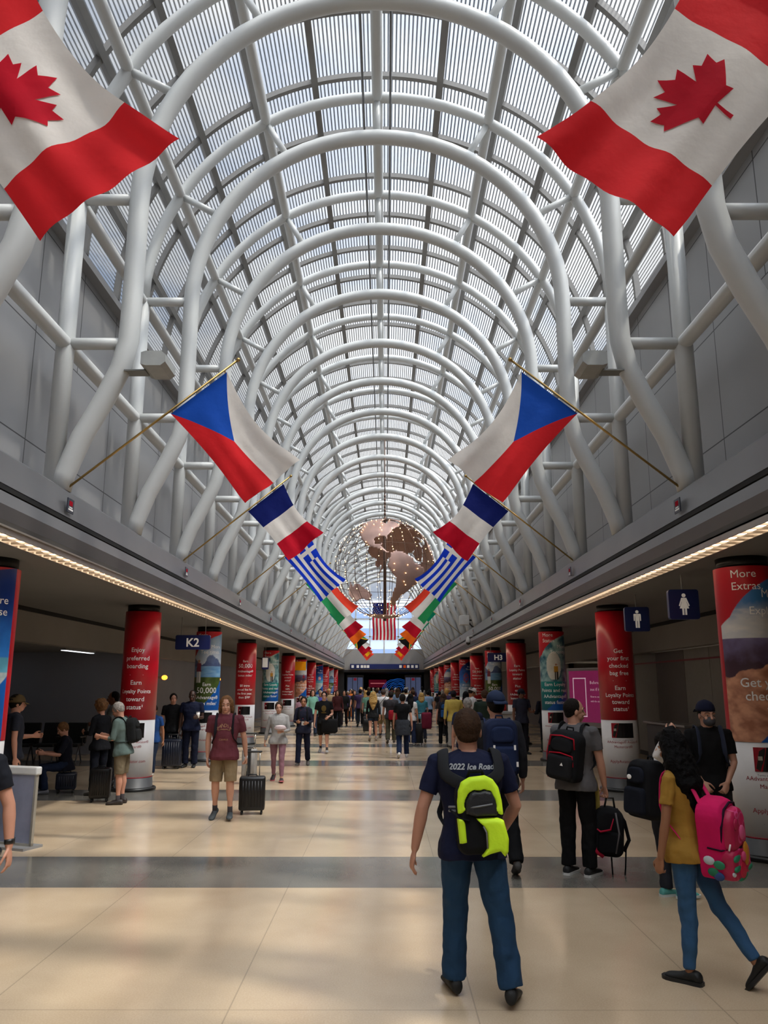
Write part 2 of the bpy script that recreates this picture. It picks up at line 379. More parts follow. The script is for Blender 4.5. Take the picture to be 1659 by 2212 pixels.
# ---------------------------------------------------------------- hall end
M_end=mat('end_wall_paint','#8d8b88',rough=.6,var=.04)
bm=bmesh.new()
box(bm,-4.75,4.75,Y1,Y1+.3,3.4,4.9)   # lintel
box(bm,-4.75,-2.1,Y1,Y1+.3,4.9,5.4); box(bm,2.1,4.75,Y1,Y1+.3,4.9,5.4); box(bm,-2.1,2.1,Y1,Y1+.3,4.9,5.0)
box(bm,-4.8,-4.2,Y1,Y1+.3,5.4,9); box(bm,4.2,4.8,Y1,Y1+.3,5.4,9)
struct('wall_end',bm,M_end)
bm=bmesh.new()
for x in (-2.8,-1.4,0,1.4,2.8): box(bm,x-.07,x+.07,Y1+.05,Y1+.2,5.0,CZ+math.sqrt(4.5**2-x*x))
for z in (6.6,8.3,9.9): box(bm,-4.2,4.2,Y1+.05,Y1+.2,z-.05,z+.05)
struct('window_1',bm,mat('window_frame_white','#c9ccce',rough=.4))
bm=bmesh.new(); box(bm,-4.6,4.6,Y1+.12,Y1+.13,5.0,9); 
gm=bpy.data.materials.new('window_glass'); gm.use_nodes=True; t_=gm.node_tree; b_=t_.nodes['Principled BSDF']
tr_=t_.nodes.new('ShaderNodeBsdfTransparent'); tr_.inputs[0].default_value=(.93,.97,1,1); mm_=t_.nodes.new('ShaderNodeMixShader'); mm_.inputs[0].default_value=.9
b_.inputs['Roughness'].default_value=.05; t_.links.new(b_.outputs[0],mm_.inputs[1]); t_.links.new(tr_.outputs[0],mm_.inputs[2]); t_.links.new(mm_.outputs[0],t_.nodes['Material Output'].inputs[0])
struct('window_2',bm,gm)
# passage beyond the hall
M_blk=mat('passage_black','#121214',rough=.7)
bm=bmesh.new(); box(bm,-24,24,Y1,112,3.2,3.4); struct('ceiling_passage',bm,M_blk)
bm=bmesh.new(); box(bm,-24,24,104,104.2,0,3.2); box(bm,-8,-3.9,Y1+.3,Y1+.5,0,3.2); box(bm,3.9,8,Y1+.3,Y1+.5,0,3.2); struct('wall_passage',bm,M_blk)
bm=bmesh.new(); box(bm,-24,24,Y0-.3,Y0,0,13.6); struct('wall_rear',bm,M_end)
bm=bmesh.new(); box(bm,-20,-19.8,Y0,112,0,3.2); box(bm,19.8,20,Y0,112,0,3.2); struct('wall_outer',bm,M_dark)
# office facade seen through the end window
t=thing('office_building','pale office block seen through the end window','building',(0,118,0))
bm=bmesh.new(); box(bm,-30,30,0,10,0,14.4); obj('facade',bm,mat('far_facade','#aeb6c4',rough=.7),t)
for k in range(3):
    bm=bmesh.new(); box(bm,-30,30,-.1,0,5.6+k*3,7.1+k*3); obj('window_band',bm,mat('far_glass','#7b8fb0',rough=.2),t)
# ================================================================ advertising columns
CR=.34
red_wrap=mat('red_wrap','#bb1526',rough=.3,var=.03,scale=1); white_wrap=mat('white_wrap','#e4e2e1',rough=.35,var=.02)
col_base=mat('column_base_grey','#4a4a4b',rough=.4); base_ring=mat('column_ring_black','#161617',rough=.35)
txt_white=mat('lettering_white','#f4f2f0',rough=.5,var=.01); txt_red=mat('lettering_red','#9c1b2c',rough=.5,var=.01); txt_grey=mat('lettering_grey','#77757a',rough=.5,var=.01)
card_black=mat('card_black','#151517',rough=.25); card_red=mat('card_red','#a01428',rough=.25); chip=mat('card_chip','#b9b4a8',rough=.3,metal=.5)
M_print=vcol_mat()
RED=hx('b81524'); BLUE=hx('0e56a6')
def lerp(a,b,t):
    t=max(0,min(1,t)); return tuple(x+(y-x)*t for x,y in zip(a,b))
def fbm(x,y,s=1): return noise.fractal(V(x*s,y*s,0),.9,2.0,5)
def man(u,t,cx,foot,h,top,bot,skin=hx('b5876a')):
    """a small painted figure inside a poster picture"""
    y=(t-foot)/h; dx=(u-cx)/h
    if 0<=y<.48 and (abs(dx-.07)<.05 or abs(dx+.07)<.05): return bot
    if .46<=y<.84 and abs(dx)<.14-.04*(y-.46): return top
    if (dx*dx+(y-.92)**2)<.0055: return skin
    return None
def art(kind,u,t):
    sw=2.80+.50*(1-math.exp(-max(0,u+.34)*3.0))+.12*u-.5*max(0,-.34-u)
    if kind=='blue': sw=3.26+.2*(u+.1)
    if t>sw or (u<-.50 if kind!='blue' else u>.50): return RED
    if kind=='canyon':
        if t<1.30+.28*(u+.12)/.3 and u>-.14: return BLUE
        m=(fbm(u,t,7)+1)/2
        f=man(u,t,.19,2.11,.46,hx('a01e28'),hx('3a3340'))
        if f: return f
        if t>2.50: 
            c=lerp(hx('c9ccd0'),hx('3c77b5'),(t-2.66-.10*m)*4)
            return lerp(c,hx('e6e2dc'),.6*max(0,fbm(u,t*3,4)+.3)) if t<2.85 else c
        rim=2.05+.10*math.sqrt(max(0,u+.34))*2+.03*fbm(u,0,6)
        if t>rim: return lerp(hx('46303c'),hx('8076a0'),(t-2.2)*2.5+.5*(m-.5))
        return lerp(hx('a56a50'),hx('dca07e'),.5+.9*fbm(u+t*.3,t*1.4,6))
    if kind=='surf':
        if t<1.34+.34*(u+.2)/.4: return BLUE
        f=man(u,t,.06,2.10,.42,hx('c28a2a'),hx('2b2420'))
        if f: return f
        if ((u-.0)/.20)**2+((t-2.45)/.38)**2<1 and t>2.10: return lerp(hx('c9c9bd'),hx('e4e4da'),(fbm(u,t,5)+1)/2)
        if t>2.05: return lerp(hx('10586c'),hx('a8ccc8'),.5+.9*fbm(u,t,4))
        return lerp(hx('0a4f5c'),hx('168a84'),(t-1.3)*1.3)
    if kind=='golf':
        if t<1.30+.42*(u+.16)/.36 and u>-.2: return BLUE
        f=man(u,t,-.22,2.02,.60,hx('7a2c3a'),hx('dcd8d0'))
        if f: return f
        hz=2.62+.14*fbm(u,0,3)+.05*math.sin(u*9)
        if t>hz: return lerp(hx('c6d0da'),hx('6f9cc6'),(t-hz)*1.6+.3*fbm(u,t,4))
        if t>2.45: return lerp(hx('3f4f7a'),hx('6f7fa0'),(t-2.42)*3+.4*fbm(u,t,8))
        if t>2.16: return lerp(hx('4f86b8'),hx('86abc6'),.5+.5*fbm(u,t*3,5))
        return lerp(hx('34421c'),hx('55682c'),.5+.5*fbm(u,t,6))
    if kind=='blue':
        if t<1.30+.38*(u+.30)/.4 : return BLUE
        r=((u-.10)/.10)**2+((t-2.42)/.14)**2
        if r<1: return lerp(hx('c21f2c'),hx('f0e6e4'),.5+1.2*fbm(u,t,14))
        if t>2.28: return lerp(hx('2f79c8'),hx('072c78'),(t-2.3)*1.6+.25*fbm(u,t,4))
        return lerp(hx('8fa2a6'),hx('c2c6c0'),.5+.8*fbm(u,t*1.5,5)) if t<2.1 else hx('5b9fb5')
    if kind=='perks':
        if t<1.30+.3*(u+.12)/.3 and u>-.14: return BLUE
        if ((u-.05)/.16)**2+((t-2.35)/.28)**2<1 and fbm(u,t,12)>-.05: return hx('9c3a42')
        if t>2.2: return lerp(hx('2b62b8'),hx('06246a'),(t-2.3)*1.4+.4*fbm(u,t,6))
        return lerp(hx('2f6ea8'),hx('b9c6cc'),(2.2-t)*1.6+.5*fbm(u,t,5))
    return RED
def bend(o_bm,R,ang,eps):
    for v in o_bm.verts:
        a=v.co.x/R; r=R+eps-v.co.y
        v.co=V(math.sin(a)*r, -math.cos(a)*r, v.co.z)
    bmesh.ops.rotate(o_bm,verts=o_bm.verts,cent=(0,0,0),matrix=Matrix.Rotation(ang,3,'Z'))
LET={}
def lettering(key,lines,m,res=2):
    """lines: (text,size,u,z,align,bold)"""
    bm=bmesh.new()
    for (s,sz,u,z,al,bo) in lines: text_flat(bm,s,sz,Matrix.Translation((u,0,z)),al,bold=bo,res=res)
    return bm
TX_A={'get':[('Get',.115,2.56),('your first',.115,2.42),('checked',.115,2.28),('bag free',.115,2.14),('Earn',.115,1.86),('Loyalty Points',.105,1.73),('toward',.115,1.60),('status¹',.115,1.47)],
'earnplus':[('Earn',.115,2.56),('Loyalty Points',.105,2.42),('toward',.115,2.28),('status¹',.115,2.14),('Plus',.115,1.88),('earn',.115,1.74),('AAdvantage®',.105,1.61),('bonus miles¹',.105,1.48)],
'fifty':[('Earn',.10,2.72),('50,000',.19,2.53),('AAdvantage®',.105,2.38),('bonus miles¹',.105,2.24),('$0 intro',.105,1.90),('annual fee for',.10,1.77),('the first year,',.10,1.64),('then $99¹',.105,1.51)],
'enjoy':[('Enjoy',.12,2.58),('preferred',.12,2.42),('boarding',.12,2.27),('Earn',.12,1.96),('Loyalty Points',.105,1.80),('toward',.12,1.65),('status¹',.12,1.50)]}
ART_T={'canyon':(('More','Extras.'),('More','Exploring.'),('Get your first','checked bag','free¹')),
'surf':(('More','Status.'),('More','Serenity.'),('Earn Loyalty','Points and reach','AAdvantage®','status faster¹')),
'golf':(('More','Miles.'),('More','Tee times.'),('Earn','50,000','AAdvantage®','bonus miles¹')),
'blue':(('More','Miles.'),('More','Paradise',),()),
'perks':(('More','Perks.'),('More','Thrills.'),('$0 intro','annual fee'))}
def column(x,y,kind,label,face,far=0,extra=None):
    t=thing('advertising_column',label,'column',(x,y,0),0,'advertising columns along the hall')
    bm=bmesh.new(); lathe(bm,[(CR+.07,0),(CR+.08,.02),(CR+.07,.05),(CR+.02,.06),(CR+.012,.235)]); obj('base',bm,col_base,t,True)
    bm=bmesh.new(); lathe(bm,[(CR+.085,0.001),(CR+.09,.035),(CR+.075,.055),(CR+.015,.062)]); obj('base_ring',bm,base_ring,t,True)
    bm=bmesh.new(); lathe(bm,[(CR+.004,.235),(CR+.006,.25),(CR+.002,.252)]); obj('red_line',bm,txt_red,t,True)
    bm=bmesh.new(); lathe(bm,[(CR,.25),(CR,1.30)]); obj('white_wrap',bm,white_wrap,t,True)
    bm=bmesh.new(); lathe(bm,[(CR-.03,3.36),(CR-.03,3.5)]); obj('top_collar',bm,base_ring,t,True)
    if kind in TX_A:
        bm=bmesh.new(); lathe(bm,[(CR+.003,1.30),(CR+.003,3.37)],n=48); obj('red_wrap',bm,red_wrap,t,True)
        lines=[(s,z_,0,h,'CENTER',.0012) for s,z_,h in TX_A[kind]]
        bm=lettering(kind,lines,txt_white,(3,2,1)[far])
        gz={'get':2.03,'earnplus':2.04,'fifty':2.09,'enjoy':2.14}[kind]; box(bm,-.13,.13,-.001,.0,gz,gz+.006)
        bend(bm,CR+.003,face,.003); obj('lettering',bm,txt_white,t)
    else:
        st=.009 if far==0 else (.016 if far==1 else .03)
        nu=int(2*PI*CR/st); nz=int(2.07/st); bm=bmesh.new(); R=CR+.003
        me=bpy.data.meshes.new('printed_wrap'); vs=[];cs=[]
        for j in range(nz+1):
            for i in range(nu):
                u=(i/nu-.5)*2*PI*R; z=1.30+2.07*j/nz; a=u/R+face
                vs.append((math.sin(a)*R,-math.cos(a)*R,z)); cs.append((art(kind,u,z) if far else tuple(sum(q)/4 for q in zip(*[art(kind,u+du,z+dz) for du,dz in ((-.003,-.001),(.001,-.003),(-.001,.003),(.003,.001))])))+(1,))
        fs=[(j*nu+i,j*nu+(i+1)%nu,(j+1)*nu+(i+1)%nu,(j+1)*nu+i) for j in range(nz) for i in range(nu)]
        me.from_pydata(vs,[],fs); ca=me.color_attributes.new('print','FLOAT_COLOR','POINT')
        ca.data.foreach_set('color',[c for q in cs for c in q]); bm.free()
        for p in me.polygons: p.use_smooth=True
        me.materials.append(M_print); o=bpy.data.objects.new('printed_wrap',me); COL.objects.link(o); o.parent=t
        A,B,C=ART_T[kind]; lines=[]
        for i,s in enumerate(A): lines.append((s,.135,-.29,3.23-.15*i,'LEFT',0))
        for i,s in enumerate(B): lines.append((s,.135,.43 if kind=='canyon' else .40,2.92-.14*i,'RIGHT',0))
        if kind=='canyon': lines[len(A)]=(B[0],.135,.34,2.985,'RIGHT',0)
        for i,s in enumerate(C): lines.append((s,.21 if s[:2]=='50' else (.15 if kind=='canyon' else .125),.13 if kind=='canyon' else .03,1.93-.155*i-(.03 if i and '50,000' in C else 0),'CENTER',.0012))
        bm=lettering(kind,lines,txt_white,(3,2,1)[far]); bend(bm,R,face,.004); obj('lettering',bm,txt_white,t)
    # lower panel: card picture and small print
    bm=bmesh.new(); box(bm,-.21,.21,-.002,0,.975,1.245,mi=0); prism(bm,[(-.21,.975),(-.13,.975),(-.07,1.245),(-.21,1.245)],Matrix.Translation((0,-.004,0)),.002)
    for f in bm.faces:
        if f.calc_center_median().y<-.0025: f.material_index=1
    box(bm,-.165,-.120,-.007,-.004,1.10,1.145,mi=2)
    bmesh.ops.subdivide_edges(bm,edges=[e for e in bm.edges if abs(e.verts[0].co.x-e.verts[1].co.x)>.1],cuts=6)
    bend(bm,CR,face,.004); obj('card_picture',bm,[card_black,card_red,chip],t)
    bm=bmesh.new()
    for s,sz,h in (('AAdvantage® Aviator®',.066,.875),('Mastercard®',.066,.79),('ApplyAviator.com',.075,.52)): text_flat(bm,s,sz,Matrix.Translation((0,0,h)),'CENTER',res=(3,2,1)[far])
    bend(bm,CR,face,.003); obj('red_lettering',bm,txt_red,t)
    bm=bmesh.new(); text_flat(bm,'Terms and conditions apply',.034,Matrix.Translation((0,0,.925)),'CENTER',res=1)
    box(bm,-.17,.17,-.001,0,.40,.403); bend(bm,CR,face,.003); obj('small_print',bm,txt_grey,t)
    return t
RK=['canyon','get','surf','earnplus','golf','fifty','perks','enjoy','canyon','get','surf','earnplus','fifty','canyon']
LK=['blue','enjoy','golf','fifty','surf','earnplus','canyon','get','blue','fifty','golf','enjoy','earnplus','surf']
DESC={'canyon':'with canyon hiker picture','get':'red, reading Get your first checked bag free','surf':'with paddle boarder and wave picture','earnplus':'red, reading Earn Loyalty Points plus bonus miles','golf':'with golfer and lake picture','fifty':'red, reading Earn 50,000 bonus miles','perks':'with dark blue picture','enjoy':'red, reading Enjoy preferred boarding','blue':'with bright blue beach picture'}
for i in range(13):
    y=9.92+6.05*i
    for s,K,nm in ((1,RK,'right'),(-1,LK,'left')):
        w=ordn[i]
        lab='%s advertising column on the %s, %s'%(w,nm,DESC[K[i]])
        far=0 if i==0 else (1 if i<5 else 2)
        column(s*4.68 if i else (4.62 if s>0 else -4.80),y,K[i],lab,(-.10 if s>0 else .10) if not (i==0) else (.0 if s>0 else .0),far)
# ================================================================ flags
fm={k:mat('flag_'+k,c,rough=.8,var=.05,scale=4,bump=.3,bscale=9,trans=.35,spec=.15) for k,c in dict(red='#d8262c',dred='#be0f28',white='#e2dcd6',blue='#1c50b4',navy='#131f66',royal='#1238c0',green='#2f9a5c',teal='#0f9068',orange='#f0681c',black='#171615',yellow='#f0ac18',hred='#ee4630').items()}
brass=mat('brass_pole','#a88a52',rough=.3,metal=.8)
def cuts_stripes(n,axis): return [(axis,k/n) for k in range(1,n)]
FLAGS={
'canada':(['red','white','dred'],[('v',.25,0),('v',.75,0)],lambda u,v:0 if (v<.25 or v>.75) else 1),
'czech':(['blue','white','red'],[('l',(0,1),(.5,.5)),('l',(0,0),(.5,.5)),('u',.5,0)],lambda u,v:0 if v<min(u,1-u) else (1 if u>.5 else 2)),
'france':(['navy','white','dred'],[('v',1/3,0),('v',2/3,0)],lambda u,v:int(v*3)),
'greece':(['royal','white'],[('u',k/9,0) for k in range(1,9)]+[('v',k,0) for k in (2*.6/9,3*.6/9,5*.6/9)],None),
'hungary':(['hred','white','green'],[('u',1/3,0),('u',2/3,0)],lambda u,v:2-int(u*2.9999)),
'italy':(['teal','white','dred'],[('v',1/3,0),('v',2/3,0)],lambda u,v:int(v*3)),
'ireland':(['teal','white','orange'],[('v',1/3,0),('v',2/3,0)],lambda u,v:int(v*3)),
'jamaica':(['black','yellow','green'],[('l',(0,.08),(1,1.0)),('l',(0,0),(1,.92)),('l',(0,1),(1,.08)),('l',(0,.92),(1,0))],lambda u,v:1 if min(abs(u-v),abs(1-u-v))<.09 else (0 if abs(u-.5)<abs(v-.5) else 2)),
'poland':(['white','dred'],[('u',.5,0)],lambda u,v:0 if u>.5 else 1),
'peru':(['dred','white'],[('v',1/3,0),('v',2/3,0)],lambda u,v:1 if 1/3<v<2/3 else 0),
'spain':(['hred','yellow'],[('u',.25,0),('u',.75,0)],lambda u,v:1 if .25<u<.75 else 0),
'turkey':(['hred','white'],[],lambda u,v:0)}
def greece(u,v):
    s=int((1-u)*8.9999); a=.6/9
    if s<5 and v<5*a: return 1 if (s==2 or 2*a<v<3*a) else 0
    return s%2
FLAGS['greece']=(FLAGS['greece'][0],FLAGS['greece'][1],greece)
H0,H1,F0,F1=V(-2.66,0,5.42),V(-1.95,0,6.00),V(-1.64,0,4.20),V(-.95,0,4.80)
def fmap(u,v,s,ph,lng):
    a=H0.lerp(H1,u); b=F0.lerp(F1,u); b=a+(b-a)*lng
    p=a.lerp(b,v)
    e=math.sin(PI*v)
    side=(H1-H0).normalized(); p=p+side*((.5-u)*2*.055*e)      # long edges draw in towards the middle
    p.z-=.07*e*(.35+u); p.x-=.03*e*u
    w=v*(.6+.4*math.sin(PI*u))
    p.y+= .055*math.sin(7.5*u+2.2*v+ph)*w+.03*math.sin(5*v+9*u*v+ph*2)*w+.012*math.sin(22*u+3*v+ph)*v
    if v>.9: p.z+=.02*math.sin(u*PI*3+ph)*(v-.9)*10
    return V(p.x*s*-1,p.y,p.z) if s>0 else V(p.x,p.y,p.z)
LEAF=[(0,.49),(.085,.32),(.20,.385),(.155,.10),(.30,.26),(.335,.17),(.48,.20),(.43,.05),(.50,.0),(.235,-.21),(.265,-.30),(.018,-.265),(.028,-.50),(-.028,-.50),(-.018,-.265),(-.265,-.30),(-.235,-.21),(-.50,.0),(-.43,.05),(-.48,.20),(-.335,.17),(-.30,.26),(-.155,.10),(-.20,.385),(-.085,.32)]
def flag(kind,y,s,idx,label,lng=1.0,res=14):
    t=thing('flag',label,'flag',(0,y,0),0,'national flags on poles along both ledges')
    cols,cuts,fn=FLAGS[kind]; ph=idx*1.3+(0 if s<0 else .9)
    bm=bmesh.new(); q=[bm.verts.new(V(a,b,0)) for a,b in ((0,0),(1,0),(1,1),(0,1))]; bm.faces.new(q)
    def cut(co,no): bmesh.ops.bisect_plane(bm,geom=bm.verts[:]+bm.edges[:]+bm.faces[:],plane_co=co,plane_no=no,dist=1e-5)
    for c in cuts:
        if c[0]=='u': cut((c[1],0,0),(1,0,0))
        elif c[0]=='v': cut((0,c[1],0),(0,1,0))
        else:
            d=V(c[2][0]-c[1][0],c[2][1]-c[1][1],0); cut((c[1][0],c[1][1],0),(d.y,-d.x,0))
    for f in bm.faces: 
        c=f.calc_center_median(); f.material_index=fn(c.x,c.y)
    for k in range(1,res): cut((k/res,0,0),(1,0,0))
    for k in range(1,int(res*1.6)): cut((0,k/(res*1.6),0),(0,1,0))
    for v in bm.verts: v.co=fmap(v.co.x,v.co.y,s,ph,lng)
    o=obj('cloth',bm,[fm[c] for c in cols],t,True)
    if kind=='canada':
        bm=bmesh.new()
        # leaf centred; its tip points to the inner long edge, stem to the outer edge
        pl=[(.5+b*.62,.5+a*.34) for a,b in LEAF]
        vs=[bm.verts.new(V(a,b,0)) for a,b in pl]; es=[bm.edges.new((vs[i],vs[(i+1)%len(vs)])) for i in range(len(vs))]
        bmesh.ops.triangle_fill(bm,use_beauty=True,use_dissolve=False,edges=es)
        for k in range(1,24): bmesh.ops.bisect_plane(bm,geom=bm.verts[:]+bm.edges[:]+bm.faces[:],plane_co=(k/24,0,0),plane_no=(1,0,0))
        for k in range(1,38): bmesh.ops.bisect_plane(bm,geom=bm.verts[:]+bm.edges[:]+bm.faces[:],plane_co=(0,k/38,0),plane_no=(0,1,0))
        for v in bm.verts: v.co=fmap(v.co.x,v.co.y,s,ph,lng)+V(0,-.005,0)
        obj('maple_leaf',bm,fm['dred'],t,True,label='dark red maple leaf')
    bm=bmesh.new(); b0=V(-3.93,-.03,4.40); tip=V(-1.80,-.03,6.16)
    if s>0: b0.x*=-1; tip.x*=-1
    tube(bm,[b0,tip],.016,8); ell(bm,tip,(.03,.03,.03),n=8); obj('pole',bm,brass,t,True)
    bm=bmesh.new()
    for a in (.03,.97):
        p=fmap(a,0,s,ph,lng); tube(bm,[p,p+V(0,-.03,.03)],.008,6)
    obj('clip',bm,brass,t)
order=[(0,'canada'),(1,'czech'),(2,'france'),(3,'greece'),(4,'hungary'),(6,'italy'),(7,'ireland'),(8,'jamaica'),(9,'poland'),(10,'peru'),(11,'spain'),(12,'turkey')]
FD={'canada':'red and white flag with a dark red maple leaf','czech':'flag of blue triangle over white and red','france':'navy, white and red vertical tricolour flag','greece':'blue and white striped flag with a cross','hungary':'red, white and green striped flag','italy':'green, white and red flag','ireland':'green, white and orange flag','jamaica':'black, yellow and green flag','poland':'small white and red flag','peru':'small red and white flag near the far end','spain':'small red and yellow flag near the far end','turkey':'plain red flag near the far end'}
for i,k in order:
    for s,nm in ((-1,'left'),(1,'right')):
        flag(k,3.9+6.0*i-(.18 if i==0 else 0),s,i,'%s hanging from the %s ledge'%(FD[k],nm),1.15 if k=='hungary' else (.84 if k=='france' else 1.0),26 if i==0 else (16 if i<3 else 8))
# flags name plates on the fascia
for i in range(1,9):
    for s,nm in ((-1,'left'),(1,'right')):
        t=thing('name_plate','small square name plate on the %s fascia, %s from the front'%(nm,ordn[i-1]),'sign',(s*3.835,9.9+6.0*(i-1)-.1,4.16),0,'small plates on the fascia')
        bm=bmesh.new(); box(bm,*sorted((0,-s*.012)),-.10,.10,-.09,.09); obj('plate',bm,mat('plate_dark','#2a2d3a',rough=.3),t)
        bm=bmesh.new(); box(bm,*sorted((-s*.012,-s*.015)),-.05,.05,.0,.06); obj('emblem',bm,[fm['dred']],t)
        bm=bmesh.new(); box(bm,*sorted((-s*.012,-s*.015)),-.07,.07,-.06,-.04); box(bm,*sorted((-s*.012,-s*.015)),-.05,.05,-.03,-.015); obj('lettering',bm,txt_white,t)
# hanging US flag
t=thing('flag','stars and stripes flag hanging vertically behind the globe','flag',(0.03,64,5.45))
def usmap(x,z): return V(x+.02*math.sin(z*3),.05*math.sin(x*5+z)+.03*math.sin(z*4),z)
UW,UH=1.84,2.95
for mname,test in (('red_stripes',0),('white_stripes',1)):
    bm=bmesh.new()
    for k in range(13):
        if k%2!=test: continue
        x0=UW/2-(k+1)*UW/13; x1=x0+UW/13
        top=UH-(UH*.4 if x1<=UW/2-6.5*UW/13+.0 and False else 0)
        if k>=6: top=UH*.62
        n=8
        for j in range(n): 
            z0,z1=top*j/n,top*(j+1)/n
            bm.faces.new([bm.verts.new(usmap(a,b)) for a,b in ((x0,z0),(x1,z0),(x1,z1),(x0,z1))])
    bmesh.ops.remove_doubles(bm,verts=bm.verts,dist=1e-4)
    obj(mname,bm,fm['dred' if test==0 else 'white'],t,True)
bm=bmesh.new(); x0,x1=-UW/2,UW/2-6*UW/13
for j in range(6): bm.faces.new([bm.verts.new(usmap(a,b)) for a,b in ((x0,UH*(.62+.38*j/6)),(x1,UH*(.62+.38*j/6)),(x1,UH*(.62+.38*(j+1)/6)),(x0,UH*(.62+.38*(j+1)/6)))])
obj('canton',bm,fm['navy'],t)
bm=bmesh.new()
for r in range(9):
    for c in range(6 if r%2==0 else 5):
        cx=x0+(x1-x0)*((c+.5)/6 if r%2==0 else (c+1)/6); cz=UH*.62+UH*.38*(r+.5)/9; p=usmap(cx,cz)+V(0,-.02,0)
        st=[(p.x+(.045 if k%2==0 else .019)*math.sin(k*PI/5),p.z+(.045 if k%2==0 else .019)*math.cos(k*PI/5)) for k in range(10)]
        bm.faces.new([bm.verts.new(V(a,p.y,b)) for a,b in st])
o=obj('stars',bm,fm['white'],t); o['kind']='stuff'
bm=bmesh.new(); tube(bm,[V(-UW/2-.05,0,UH),V(UW/2+.05,0,UH)],.03,8); tube(bm,[V(0,0,UH),V(0,0,CZ+RO-5.45)],.01,6); obj('hanging_rod',bm,brass,t)
# ================================================================ globe sculpture
GR=2.15; gt=thing('globe_sculpture','large open copper and wire globe hung with small lights','sculpture',(0.12,34.0,6.86))
copper=mat('copper_plate','#a5857a',rough=.42,metal=.35,var=.12,scale=2); wire=mat('bronze_wire','#5a4438',rough=.4,metal=.6)
CONT={'north_america':[(72,-165),(60,-165),(58,-150),(60,-140),(50,-127),(40,-124),(32,-117),(23,-110),(20,-105),(16,-98),(14,-92),(9,-83),(9,-79),(12,-83),(16,-88),(21,-87),(19,-91),(19,-96),(26,-97),(29,-94),(30,-85),(25,-81),(31,-81),(36,-76),(41,-72),(45,-66),(47,-60),(52,-56),(60,-64),(62,-76),(55,-80),(52,-80),(58,-93),(66,-86),(70,-84),(73,-95),(70,-125),(71,-155)],
'greenland':[(60,-44),(66,-54),(76,-68),(82,-60),(83,-30),(76,-19),(70,-24),(65,-38)],
'south_america':[(9,-78),(12,-72),(10,-62),(5,-52),(0,-50),(-5,-35),(-9,-35),(-18,-39),(-23,-42),(-28,-49),(-35,-56),(-39,-61),(-48,-66),(-55,-67),(-50,-75),(-38,-74),(-28,-71),(-18,-71),(-12,-77),(-5,-81),(2,-79)],
'africa':[(36,-5),(37,10),(32,20),(31,32),(22,37),(12,43),(11,51),(0,43),(-10,40),(-20,35),(-26,33),(-34,26),(-34,18),(-22,14),(-12,13),(-1,9),(4,8),(5,-4),(8,-13),(15,-17),(22,-17),(30,-10)],
'eurasia':[(36,-9),(43,-9),(44,-1),(48,-4),(51,3),(55,8),(58,10),(55,14),(60,28),(66,24),(58,17),(56,13),(59,5),(64,10),(71,26),(67,42),(70,60),(73,80),(77,104),(73,130),(71,160),(68,179),(60,163),(52,157),(60,150),(54,136),(43,132),(38,127),(35,127),(39,118),(30,121),(22,114),(20,107),(11,108),(9,105),(13,100),(2,103),(8,98),(16,95),(22,90),(16,81),(8,78),(20,72),(25,66),(26,57),(30,49),(24,55),(16,53),(13,45),(28,35),(36,36),(37,28),(41,28),(45,35),(42,41),(46,30),(40,22),(38,15),(43,10),(43,4),(37,0)],
'australia':[(-12,131),(-12,136),(-17,140),(-11,143),(-20,148),(-28,153),(-38,147),(-35,138),(-32,130),(-34,118),(-26,114),(-20,119)],
'antarctica':[(-68,-180),(-72,-100),(-75,-60),(-70,0),(-66,60),(-66,120),(-68,180),(-90,180),(-90,-180)]}
LON0=-84
def gp(lat,lon,R):
    la,lo=math.radians(lat),math.radians(lon-LON0); tl=0.0
    v=V(R*math.cos(la)*math.sin(lo),-R*math.cos(la)*math.cos(lo),R*math.sin(la))
    return Matrix.Rotation(tl,3,'X')@v
def inside(pt,poly):
    x,y=pt; c=False; j=len(poly)-1
    for i in range(len(poly)):
        yi,xi=poly[i]; yj,xj=poly[j]
        if (yi>y)!=(yj>y) and x<(xj-xi)*(y-yi)/(yj-yi)+xi: c=not c
        j=i
    return c
for nm,poly in CONT.items():
    bm=bmesh.new(); st=1.5; vd={}
    la0,la1=min(p[0] for p in poly),max(p[0] for p in poly); lo0,lo1=min(p[1] for p in poly),max(p[1] for p in poly)
    def vv(i,j):
        if (i,j) not in vd: vd[(i,j)]=bm.verts.new(gp(la0+i*st,lo0+j*st,GR))
        return vd[(i,j)]
    for i in range(int((la1-la0)/st)+1):
        for j in range(int((lo1-lo0)/st)+1):
            if inside((lo0+(j+.5)*st,la0+(i+.5)*st),poly): bm.faces.new((vv(i,j),vv(i,j+1),vv(i+1,j+1),vv(i+1,j)))
    o=obj('continent',bm,copper,gt,True); o['label']='copper plate shaped as '+nm.replace('_',' ')
    md=o.modifiers.new('s','SOLIDIFY'); md.thickness=.03
for k in range(12):
    bm=bmesh.new(); tube(bm,[gp(-90+6*i,k*15*1.0+0,GR-.02) for i in range(61)],.011,5); obj('meridian_wire',bm,wire,gt,True)
for la in (-45,-22,0,22,45,66):
    bm=bmesh.new(); tube(bm,[gp(la,6*i,GR-.02) for i in range(61)],.011,5); obj('parallel_wire',bm,wire,gt,True)
bm=bmesh.new(); tube(bm,[gp(90,0,GR+.1),gp(-90,0,GR+.1)],.065,10); obj('axis_pole',bm,wire,gt,True)
bm=bmesh.new(); top=gp(90,0,GR+.1); tube(bm,[top,V(0,0,CZ+RO-6.86-.05)],.022,6); 
for k in range(6): tube(bm,[top+V(0,0,.1+.16*k),top+V(0,0,.2+.16*k)],.045,6)
obj('hanging_cable',bm,wire,gt,True)
bulb=mat('warm_bulb','#ffd08a',emit=10); rr=random.Random(3)
stuff=bmesh.new(); nb=0
pts=[]
